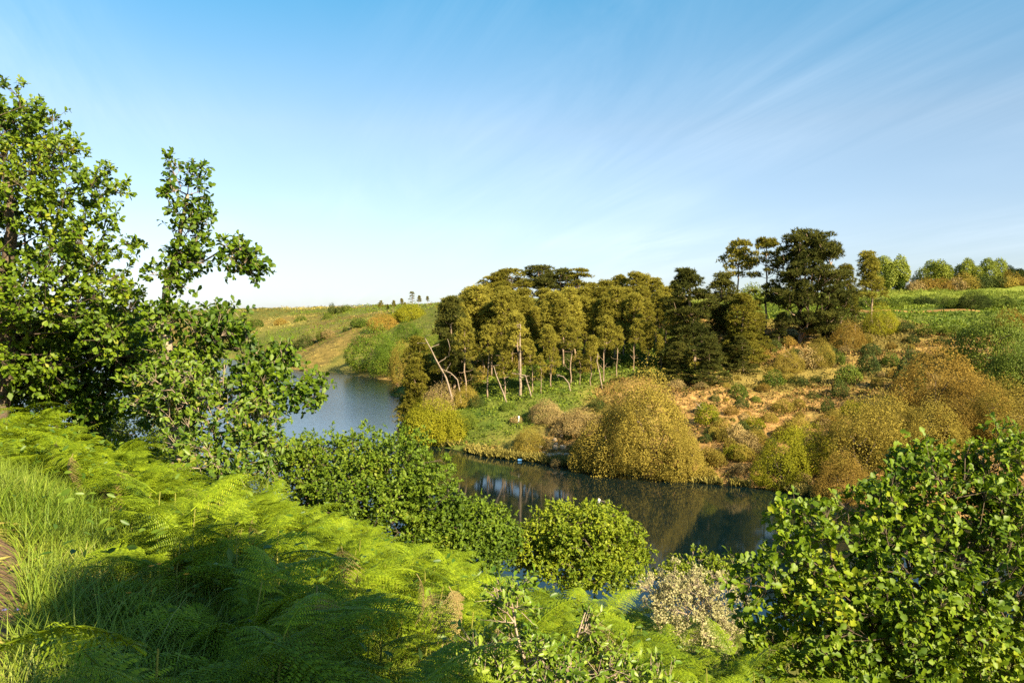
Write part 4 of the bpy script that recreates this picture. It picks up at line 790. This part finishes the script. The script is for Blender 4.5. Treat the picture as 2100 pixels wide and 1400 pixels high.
# pale willow shrub and its green neighbour
def shrub_near(name, px, Yb, rows, trunk_rows, ends, lm, bk, label, leaf, tmpl, twigs=7, per=6, tl=0.3, tip=0.006, categ='shrub'):
    x = P(px, 1200, Yb)[0]; tk = densify3(trunk_px((x, Yb), trunk_rows), 2)
    return leafy_tree(name, tk[0], tk, PX(*rows), ends, twigs, per, leaf, tmpl, M[lm], M[bk], label, categ, None, twig_len=tl, tip_r=tip, shell=0.35, step=0.3, droop=0.0)
shrub_near('green_shrub', 1440, 27, ((1430, 1165, 27, 70, 32), (1500, 1180, 27, 45, 34), (1380, 1185, 27, 40, 26)), ((1440, 1230, 27), (1440, 1190, 27)), 90, 'oakl', 'palebark', 'spiky yellow green shrub behind the pale silvery shrub', 0.11, LEAF_MID)
shrub_near('silver_shrub', 1415, 25, ((1405, 1220, 25, 85, 60), (1350, 1215, 25, 55, 45), (1480, 1235, 25, 50, 55), (1410, 1290, 24.6, 85, 45), (1480, 1300, 24.6, 40, 50)), ((1410, 1320, 25), (1412, 1260, 25)), 230, 'silver', 'palebark', 'pale silvery shrub with grey twigs beside the right oak', 0.060, LEAF_QUAD, 10, 10, 0.35, 0.006)

# ------------------------------------------------------------------ near oaks
tk = densify3(trunk_px((-8.6, 13.6), ((20, 720, 13.6), (5, 600, 13.5), (25, 470, 13.4), (10, 360, 13.5))), 3)
leafy_tree('oak_tree', tk[0], tk, PX((50, 290, 13.6, 105, 92), (-70, 260, 14, 130, 120), (140, 390, 13.2, 95, 90), (0, 470, 13.6, 150, 130), (185, 510, 12.9, 78, 85), (-120, 450, 14, 150, 160), (110, 610, 13.2, 130, 100), (225, 615, 12.7, 52, 60), (-60, 660, 13.6, 150, 110), (215, 700, 13, 70, 60), (40, 740, 13.8, 130, 60)),
           640, 7, 9, 0.086, LEAF_MID, M['oak'], M['bark'], 'tall spreading oak at the left edge over the ferns', 'oak tree', 'oaks on the near hillside', twig_len=0.36, tip_r=0.006, rmax=0.19, part_leaves=300, shell=0.45, minh=15.0)
tk = densify3(trunk_px((-5.1, 12.6), ((348, 740, 12.6), (335, 650, 12.6), (350, 560, 12.6), (385, 400, 12.6))), 3)
leafy_tree('oak_tree', tk[0], tk, PX((372, 375, 12.6, 34, 42), (400, 440, 12.6, 30, 60), (352, 465, 12.6, 26, 45), (392, 540, 12.6, 36, 60), (345, 560, 12.5, 26, 45), (475, 530, 12.4, 48, 30), (510, 545, 12.4, 26, 18), (450, 680, 12.3, 80, 42), (370, 750, 12.3, 70, 50), (540, 740, 12.1, 50, 34), (630, 800, 11.9, 55, 26), (530, 790, 12, 60, 28), (330, 660, 12.5, 40, 36)),
           265, 6, 6, 0.090, LEAF_MID, M['oak'], M['palebark'], 'slim open oak with a bare stem right of the tall one', 'oak tree', 'oaks on the near hillside', twig_len=0.28, tip_r=0.005, rmax=0.11, part_leaves=300, shell=0.3, minh=13.6)
tk = densify3(trunk_px((-8.0, 14.6), ((110, 800, 14.6), (110, 740, 14.6))), 2)
leafy_tree('understory_shrub', tk[0], tk, PX((40, 770, 14.6, 150, 100), (190, 780, 14.3, 95, 95), (270, 760, 14.2, 60, 100), (120, 690, 15, 150, 70), (-80, 720, 14.6, 120, 110), (330, 800, 14, 70, 70), (240, 690, 14.4, 70, 60)), 600, 7, 6, 0.12, LEAF_QUAD, M['oak'], M['bark'],
           'dark shrubby undergrowth in the shade below the tall left oak', 'shrub', None, twig_len=0.35, tip_r=0.005, shell=0.2)
tk = densify3(trunk_px((-4.0, 11.8), ((440, 880, 11.8), (450, 840, 11.8))), 2)
leafy_tree('bramble_thicket', tk[0], tk, PX((380, 850, 11.9, 90, 50), (470, 880, 11.6, 100, 60), (520, 930, 11.4, 60, 60), (420, 800, 12, 110, 50), (330, 790, 12.2, 60, 60), (540, 850, 11.6, 50, 40), (420, 940, 11, 90, 40)), 210, 6, 6, 0.085, LEAF_OVAL, M['ivy'], M['palebark'],
           'tangled bramble thicket at the foot of the slim oak', 'bramble', None, twig_len=0.3, tip_r=0.005, part_leaves=0, shell=0.3)
tk = densify3(trunk_px((4.4, 8.9), ((1910, 1390, 8.9), (1930, 1280, 8.9), (1960, 1150, 9.1))), 3)
leafy_tree('oak_tree', tk[0], tk, PX((1960, 1050, 9.5, 150, 125), (2075, 990, 9.5, 95, 105), (1800, 1075, 9.2, 95, 90), (1655, 1110, 8.7, 62, 85), (1560, 1200, 8.5, 48, 48), (1700, 1260, 8.6, 150, 110), (1880, 1250, 8.6, 160, 130), (2050, 1230, 8.8, 130, 150), (1600, 1350, 8.5, 90, 65), (1800, 1380, 8.3, 150, 60), (2000, 1400, 8.3, 120, 60), (2150, 1150, 9.2, 100, 150), (1890, 965, 9.5, 55, 40), (1870, 905, 9.6, 18, 18), (1900, 1310, 9.3, 230, 110), (1620, 1045, 8.8, 22, 30)),
           800, 7, 6, 0.088, LEAF_LOBED, M['oakr'], M['bark'], 'big leafy oak filling the lower right corner', 'oak tree', 'oaks on the near hillside', twig_len=0.30, tip_r=0.005, rmax=0.17, part_leaves=300, shell=0.5)
# the tree whose shadow lies over the foreground ferns: it stands behind the camera's right shoulder
sh0 = np.array([-1.05, 4.3, 14.5]); Sv = np.array(SUN); c0 = sh0 + Sv * 9.0
tk = densify3([np.array([c0[0] + 0.4, c0[1] - 0.6, g1(c0[0] + 0.4, c0[1] - 0.6) - 0.2]), np.array([c0[0] + 0.1, c0[1] - 0.2, c0[2] - 2.6]), c0 + [0, 0, -1]], 3)
leafy_tree('oak_tree', tk[0], tk, [(c0[0] - 0.22, c0[1] - 0.30, c0[2], 0.80, 0.80, 0.7), (c0[0] + 0.0, c0[1] + 0.02, c0[2], 0.75, 0.75, 0.65), (c0[0] + 0.22, c0[1] + 0.28, c0[2] + 0.55, 0.38, 0.38, 0.35), (c0[0] - 0.55, c0[1] - 0.7, c0[2] - 0.9, 0.85, 0.85, 0.7), (c0[0] - 0.1, c0[1] - 0.2, c0[2] - 1.5, 0.85, 0.85, 0.7), (c0[0] - 0.2, c0[1] - 0.4, c0[2] - 2.3, 0.9, 0.9, 0.7)], 560, 6, 7, 0.15, LEAF_MID, M['oak'], M['bark'],
           'oak behind the viewpoint that shades the foreground ferns', 'oak tree', None, twig_len=0.35, rmax=0.15, shell=0.2)

# ------------------------------------------------------------------ bracken
PINNULE = (np.array([(0, .12, 0), (0, -.12, 0), (.62, -.19, -.02), (1, 0, -.10), (.62, .19, -.02)]), [np.array([(0, 1, 2, 4)]), np.array([(2, 3, 4)])][0:2])
def frond_mesh(seed, n_p=15, dens=1.0, mt=None, curl=0.45):
    r_ = np.random.default_rng(seed); pos, ax, nm, sz = [], [], [], []; tv = []
    arch = lambda t: np.array([t * (1 - 0.12 * t), 0.05 * math.sin(3 * t + seed) * t, 0.22 * t - curl * t * t])
    A, Bv, ra, rb = [], [], [], []
    ts = np.linspace(0, 1, 9)
    for a_, b_ in zip(ts[:-1], ts[1:]): A.append(arch(a_)); Bv.append(arch(b_)); ra.append(0.008 * (1 - a_) + .0015); rb.append(0.008 * (1 - b_) + .0015)
    for t in np.linspace(0.10, 0.985, n_p):
        wd = 0.36 * (1 - t) ** 0.85 * min(1, 0.55 + t * 3) + 0.012; o = arch(t); fw = unit((arch(min(1, t + .02)) - o)[None])[0]
        for sgn in (-1, 1):
            w2 = wd * (0.85 + 0.3 * r_.random()); d = unit((np.array([0, sgn, 0]) + fw * (0.30 + 0.25 * r_.random()))[None])[0]; droop = 0.25 + 0.35 * r_.random()
            m_ = max(2, int(round(w2 / 0.021 * dens)))
            A.append(o); Bv.append(o + d * w2 * 0.98 + np.array([0, 0, -droop * w2 * 0.9])); ra.append(0.003); rb.append(0.0008)
            for j in range(m_):
                s = (j + 0.6) / m_; p = o + d * w2 * s + np.array([0, 0, -droop * w2 * s * s]); pl = (0.034 * (1 - s) ** 0.7 + 0.010) * min(1, wd / 0.16 + 0.25)
                dd = unit((d + np.array([0, 0, -2 * droop * s]))[None])[0]
                for q in (-1, 1):
                    pr = np.cross([0, 0, 1], dd) * q; pos.append(p); ax.append(pr + dd * 0.45 + np.array([0, 0, -0.2 + 0.15 * r_.random()])); nm.append(np.array([0, 0, 1.]) + 0.16 * r_.normal(size=3)); sz.append(pl / dens ** 0.5 * (0.85 + 0.3 * r_.random()))
            pos.append(o + d * w2 * 0.9 + np.array([0, 0, -droop * w2 * 0.8])); ax.append(d + [0, 0, -droop]); nm.append(np.array([0, 0, 1.])); sz.append(0.02)
    v, f, _ = place(PINNULE, np.array(pos), np.array(ax), np.array(nm), np.array(sz))
    v2, f2 = tubes(np.array(A), np.array(Bv), np.array(ra), np.array(rb), 3); vv, ff = cat([(v, f), (v2, f2)])
    return mesh('frond', vv, ff, mt or M['fern'])
FR = [frond_mesh(i, curl=0.30 + 0.07 * i) for i in range(6)]
FRB = frond_mesh(11, mt=M['fernbrown'], curl=0.8)
v, f = tubes(np.array([[0, 0, 0], [0.01, 0, .35], [0.0, 0.015, .7]]), np.array([[0.01, 0, .35], [0, 0.015, .7], [0.02, .02, 1.0]]), np.array([.008, .007, .0055]), np.array([.007, .0055, .004]), 5)
STM = mesh('stem', v, [f], M['fernstem'], True)
def inpoly(x, y, poly):
    c_ = np.zeros(len(x), bool); n_ = len(poly); j = n_ - 1
    for i in range(n_):
        xi, yi = poly[i]; xj, yj = poly[j]
        c_ ^= ((yi > y) != (yj > y)) & (x < (xj - xi) * (y - yi) / (yj - yi + 1e-12) + xi); j = i
    return c_
FERN = [(-1.3, 2.6), (-1.3, 1.2), (0.6, 0.8), (1.9, 2.4), (2.6, 5), (3.3, 8.5), (5.0, 12), (4.6, 16), (2.6, 19), (-2.2, 23), (-6, 27.5), (-8.5, 28), (-8, 20), (-6.2, 14.8), (-7.5, 13.2), (-11, 13), (-13, 11.2), (-9.5, 9.9), (-7, 9.3), (-5.0, 9.2), (-3.9, 8.0), (-2.85, 6.4), (-2.35, 5.2), (-1.75, 4.2)]
n_ = 6500; X = -14 + 18 * rng.random(n_); Y = 0.6 + 28 * rng.random(n_)
ok = inpoly(X, Y, FERN); X, Y = X[ok], Y[ok]
dd = np.hypot(X, Y); ok = rng.random(len(X)) < np.clip(1.1 - dd / 60, 0.6, 1) * np.where(dd < 5.0, 0.55, 1); X, Y, dd = X[ok], Y[ok], dd[ok]
ok = (dd > 1.9) & ~((X < -1.25) & (Y < 3.7)) & (np.abs(X / Y) < 0.75); X, Y, dd = X[ok], Y[ok], dd[ok]
o = np.argsort(dd); X, Y, dd = X[o], Y[o], dd[o]; Z = gz(X, Y)
BR = {'shade': ('dark bracken fern in the foreground shadow', 'bracken ferns in the foreground shadow'), 'left': ('sunlit bracken fern by the grass', 'bracken ferns below the left oaks'), 'slope': ('bright bracken fern on the open slope', 'bracken ferns on the open slope')}
SP, SR, SS, SV = [], [], [], []
for i in range(len(X)):
    x, y, z = X[i], Y[i], Z[i]; hgt = (0.32 + 0.50 * rng.random()) * (0.8 if dd[i] < 2.6 else 1.0); ph = rng.random() * 6.283
    rows = [(0.0, 0.80, hgt * 0.60), (math.pi, 0.78, hgt * 0.64), (0.5, 0.64, hgt * 0.80), (math.pi - 0.5, 0.64, hgt * 0.84), (1.57, 0.72, hgt * 0.99)]
    lean = rng.normal(size=2) * 0.10
    tr = [((lean[0] * h / hgt * 0.6, lean[1] * h / hgt * 0.6, h), (rng.normal() * 0.25, R(-2 - 38 * rng.random()), ph + a_ + rng.normal() * 0.2), l_ * (0.45 + 0.45 * rng.random()) * (1.25 if dd[i] < 5.0 else 1.0 if y < 12 else 1.15), int(rng.integers(6))) for a_, l_, h in rows]
    if i < 300:
        key = 'left' if x < -2.0 and y > 6.5 else ('shade' if y < 5.2 and x < 0.5 else 'slope')
        rt = empty('bracken_fern', (x, y, z)); tag(rt, where(BR[key][0], *proj((x, y, z + 0.6)), FERN_MARKS), 'fern', BR[key][1])
        st_ = link('stem', STM, rt); st_.scale = (1, 1, hgt); st_.rotation_euler = (-lean[1] * 0.5, lean[0] * 0.5, 0)
        for p, e_, s, k in tr:
            fo = link('frond', FR[k], rt, p); fo.rotation_euler = e_; fo.scale = (s, s, s)
    else:
        for p, e_, s, k in tr: SP.append((x + p[0], y + p[1], z + p[2])); SR.append(e_); SS.append(s); SV.append(k)
print('ferns', len(X), 'stuff fronds', len(SP))
SRC = {}
for ob in bpy.data.objects:
    if ob.name.split('.')[0] == 'frond' and ob.data in FR: SRC.setdefault(FR.index(ob.data), ob)
me = bpy.data.meshes.new('bracken'); me.vertices.add(len(SP)); me.vertices.foreach_set('co', np.array(SP, np.float32).ravel())
for nm_, ty, dat in (('rot', 'FLOAT_VECTOR', np.array(SR, np.float32)), ('scl', 'FLOAT', np.array(SS, np.float32)), ('var', 'INT', np.array(SV, np.int32))):
    a_ = me.attributes.new(nm_, ty, 'POINT'); a_.data.foreach_set('vector' if ty == 'FLOAT_VECTOR' else 'value', dat.ravel())
me.materials.append(M['fern']); ob = tag(link('bracken', me), 'sunlit bracken covering the slope down to the oaks', kind='stuff')
ng = bpy.data.node_groups.new('scatter_fronds', 'GeometryNodeTree'); ng.interface.new_socket('Geometry', in_out='INPUT', socket_type='NodeSocketGeometry'); ng.interface.new_socket('Geometry', in_out='OUTPUT', socket_type='NodeSocketGeometry')
gi = ng.nodes.new('NodeGroupInput'); go = ng.nodes.new('NodeGroupOutput'); jn = ng.nodes.new('GeometryNodeJoinGeometry')
def named(nm_, ty):
    n = ng.nodes.new('GeometryNodeInputNamedAttribute'); n.data_type = ty; n.inputs['Name'].default_value = nm_; return n.outputs['Attribute']
e2r = ng.nodes.new('FunctionNodeEulerToRotation'); ng.links.new(named('rot', 'FLOAT_VECTOR'), e2r.inputs[0]); sca = named('scl', 'FLOAT'); va = named('var', 'INT')
for k in range(6):
    oi = ng.nodes.new('GeometryNodeObjectInfo'); oi.transform_space = 'ORIGINAL'; oi.inputs['Object'].default_value = SRC[k]; oi.inputs['As Instance'].default_value = True
    cm = ng.nodes.new('FunctionNodeCompare'); cm.data_type = 'INT'; cm.operation = 'EQUAL'; ng.links.new(va, cm.inputs[2]); cm.inputs[3].default_value = k
    ip = ng.nodes.new('GeometryNodeInstanceOnPoints'); ng.links.new(gi.outputs[0], ip.inputs['Points']); ng.links.new(cm.outputs[0], ip.inputs['Selection']); ng.links.new(oi.outputs['Geometry'], ip.inputs['Instance']); ng.links.new(e2r.outputs[0], ip.inputs['Rotation']); ng.links.new(sca, ip.inputs['Scale'])
    ng.links.new(ip.outputs[0], jn.inputs[0])
ng.links.new(jn.outputs[0], go.inputs[0]); md = ob.modifiers.new('scatter', 'NODES'); md.node_group = ng
# bramble shoots woven through the bracken
k_ = rng.choice(np.where(dd > 4.6)[0], 1400, replace=False); bx = X[k_] + 0.3 * rng.normal(size=len(k_)); by = Y[k_] + 0.3 * rng.normal(size=len(k_)); pc = np.stack([bx, by, gz(bx, by) + 0.30 + 0.40 * rng.random(len(k_))], 1); m_ = 9
pos = np.repeat(pc, m_, axis=0) + rng.normal(size=(len(pc) * m_, 3)) * np.array([0.16, 0.16, 0.13]); v, f, _ = place(LEAF_OVAL, pos, rdir(len(pos)) * [1, 1, 0.5], rdir(len(pos)) * 0.5 + [0.3, -0.3, 0.7], 0.045 + 0.045 * rng.random(len(pos)))
tag(link('bramble_leaves', mesh('bramble_leaves', v, f, M['ivy'])), 'bramble leaves woven through the bracken', kind='stuff')
# a few dead brown fronds from last year
for px, py, Yd in ((235, 1005, 8.4), (320, 975, 8.6), (310, 1010, 8.0), (570, 1125, 6.2), (630, 1290, 4.2), (220, 985, 9), (385, 995, 8.4), (700, 1120, 5.8), (880, 1210, 5), (1010, 1260, 5), (520, 1060, 6.5), (120, 900, 9.5), (450, 1010, 7.6), (650, 1200, 4.6), (1240, 1330, 5.6)) + tuple((100 + 1150 * q_[0], 950 + 380 * q_[0] + 120 * (q_[1] - 0.5), 9 - 4.2 * q_[0]) for q_ in rng.random((10, 2))):
    p = P(px, py, Yd); o_ = link('dead_frond', FRB, None, p); o_.rotation_euler = (rng.normal() * 0.4, R(55 + 20 * rng.random()), rng.random() * 6.28); o_.scale = (0.5,) * 3
    tag(o_, 'dry brown bracken frond hanging among the green ferns', 'fern frond', 'dead brown fronds')

# ------------------------------------------------------------------ grass along the path
GR = [(-2.15, 2.6), (-1.4, 1.6), (0.3, 1.2), (0.6, 4), (-1.0, 6.6), (-2.2, 8.2), (-3.6, 9.6), (-6.5, 10.5), (-9, 10.2), (-9, 9.4), (-5.9, 8.2), (-3.6, 6.0), (-2.55, 4.3), (-2.3, 3.6)]
n_ = 130000; X = -9 + 10 * rng.random(n_); Y = 1.2 + 9.4 * rng.random(n_); ok = inpoly(X, Y, GR) & (np.abs(X / Y) < 0.8); X, Y = X[ok], Y[ok]
ok = rng.random(len(X)) < np.clip(0.55 + vnoise(X * 1.6, Y * 1.6) + 0.4 * (X < -1.2), 0.12, 1); X, Y = X[ok], Y[ok]; Z = gz(X, Y); n_ = len(X)
hh = (0.16 + 0.26 * rng.random(n_)) * np.clip(1 + 0.9 * vnoise(X * 1.1, Y * 1.1), 0.5, 1.5); az = rng.random(n_) * 6.283; bend = 0.3 + 0.8 * rng.random(n_); wd = 0.0022 + 0.0032 * rng.random(n_)
dx = np.stack([np.cos(az), np.sin(az), np.zeros(n_)], 1); sd_ = np.stack([-np.sin(az), np.cos(az), np.zeros(n_)], 1); b0 = np.stack([X, Y, Z - 0.02], 1); vv = []
for t_ in (0, 0.4, 0.75):
    c_ = b0 + dx * (bend * hh * t_ ** 2)[:, None] + np.array([0, 0, 1]) * (hh * (t_ - 0.35 * bend * t_ ** 2))[:, None]
    for sg in (-1, 1): vv.append(c_ + sd_ * (sg * wd * (1 - 0.5 * t_))[:, None])
vv.append(b0 + dx * (bend * hh)[:, None] + np.array([0, 0, 1]) * (hh * (1 - 0.35 * bend))[:, None])
vv = np.stack(vv, 1).reshape(-1, 3); o = np.arange(n_)[:, None] * 7
fq = np.concatenate([o + np.array([[0, 1, 3, 2]]), o + np.array([[2, 3, 5, 4]])]); ft = o + np.array([[4, 5, 6]])
print('blades', n_)
tag(link('grass', mesh('grass', vv, [fq, ft], M['grass'])), 'long green grass between the footpath and the bracken', kind='stuff')

n_ = 2600; t_ = rng.random(n_); pl_ = np.array(densify([(-2.75, 2.6), (-3.0, 4.0), (-4.0, 5.7), (-6.0, 7.6), (-9.5, 9.2)], 10)); c_ = pl_[(t_ * (len(pl_) - 1)).astype(int)] + rng.normal(size=(n_, 2)) * 0.42
pos = np.stack([c_[:, 0], c_[:, 1], gz(c_[:, 0], c_[:, 1]) + 0.045], 1); v, f, _ = place(LEAF_NARROW, pos, rdir(n_) * [1, 1, 0.25], np.tile([[0, 0, 1.]], (n_, 1)) + rdir(n_) * 0.4, 0.04 + 0.14 * rng.random(n_) ** 2)
tag(link('leaf_litter', mesh('leaf_litter', v, f, M['straw'])), 'dry grass stalks and leaf litter trodden into the footpath', kind='stuff')
sp_ = np.array(densify(densify(FARSHORE[:9], 6), 12)); k_ = rng.integers(len(sp_), size=3200); pos = np.stack([sp_[k_, 0] + 0.35 * rng.normal(size=3200), sp_[k_, 1] + 0.45 * np.abs(rng.normal(size=3200)) - 0.1, np.zeros(3200)], 1); pos[:, 2] = np.maximum(gz(pos[:, 0], pos[:, 1]), -0.05)
kk = vnoise(pos[:, 0] / 3, pos[:, 1] / 3) > -0.18; pos = np.repeat(pos[kk], 5, axis=0) + rng.normal(size=(5 * kk.sum(), 3)) * [0.12, 0.12, 0.02]; v, f, _ = place(LEAF_NARROW, pos, rdir(len(pos)) * 0.55 + [0, -0.15, 0.8], rdir(len(pos)), 0.35 + 0.6 * rng.random(len(pos)))
tag(link('reeds', mesh('reeds', v, f, M['straw'])), 'tan dry reeds and grass fringing the waterline', kind='stuff')

# ------------------------------------------------------------------ saplings in the near bottom edge, and flowers
def sapling(rows, lobes, Y, label, ends=60):
    q = [P(a, b, Y) for a, b in rows]; q[0] = np.array([q[0][0], Y, g1(q[0][0], Y) - 0.1]); tk = densify3(q, 3)
    leafy_tree('sapling', tk[0], tk, PX(*[(a, b, Y, c_, d_) for a, b, c_, d_ in lobes]), ends, 5, 5, 0.042, LEAF_OVAL, M['sap'], M['palebark'], label, 'sapling', 'leafy saplings in the bracken', twig_len=0.16, tip_r=0.003, rmax=0.014, shell=0.2, step=0.12)
sapling([(1100, 1500), (1085, 1390), (1060, 1300), (1046, 1220)], ((1050, 1230, 35, 50), (1090, 1340, 60, 45), (1010, 1385, 55, 35), (1140, 1390, 60, 35)), 4.6, 'leafy sapling with a pale crooked stem at the bottom edge', 62)
sapling([(1160, 1470), (1165, 1370), (1185, 1300), (1200, 1255)], ((1200, 1290, 30, 35), (1190, 1370, 60, 40), (1250, 1370, 60, 40), (1320, 1400, 60, 40)), 4.9, 'leafy sapling with a pale straight stem right of the crooked one', 60)
sapling([(975, 1480), (985, 1400), (978, 1330)], ((980, 1340, 30, 40), (1000, 1400, 50, 40)), 4.4, 'low sapling left of the crooked stemmed one', 34)
def flower(px, py, Y, mk, label, group):
    p = P(px, py, Y); zg = g1(p[0], Y); rt = empty('wild_flower', (p[0], Y, zg)); tag(rt, label, 'flower', group)
    v, f = tubes(np.array([[0, 0, 0.]]), np.array([[0, 0, p[2] - zg]]), np.array([.002]), np.array([.0015]), 4); link('stem', mesh('stem', v, [f], M['fernstem']), rt)
    k = 6; a_ = np.arange(k) * 6.283 / k; ax = np.stack([np.cos(a_), np.sin(a_), 0.35 + 0 * a_], 1); v, f, _ = place(LEAF_OVAL, np.tile([[0, 0, p[2] - zg]], (k, 1)), ax, np.tile([[0, 0, 1.]], (k, 1)), np.full(k, 0.022)); link('petals', mesh('petals', v, f, M[mk]), rt)
for px, py in ((311, 1161), (327, 1157), (264, 1216), (195, 1220), (382, 1178), (315, 1212)): flower(px, py, 5.0, 'orange', 'tiny orange flower at the shadow edge in the ferns', 'orange flowers')
for px, py in ((11, 1251), (36, 1251), (30, 1300)): flower(px, py, 4.45, 'violet', 'tiny violet flower beside the footpath', 'violet flowers')
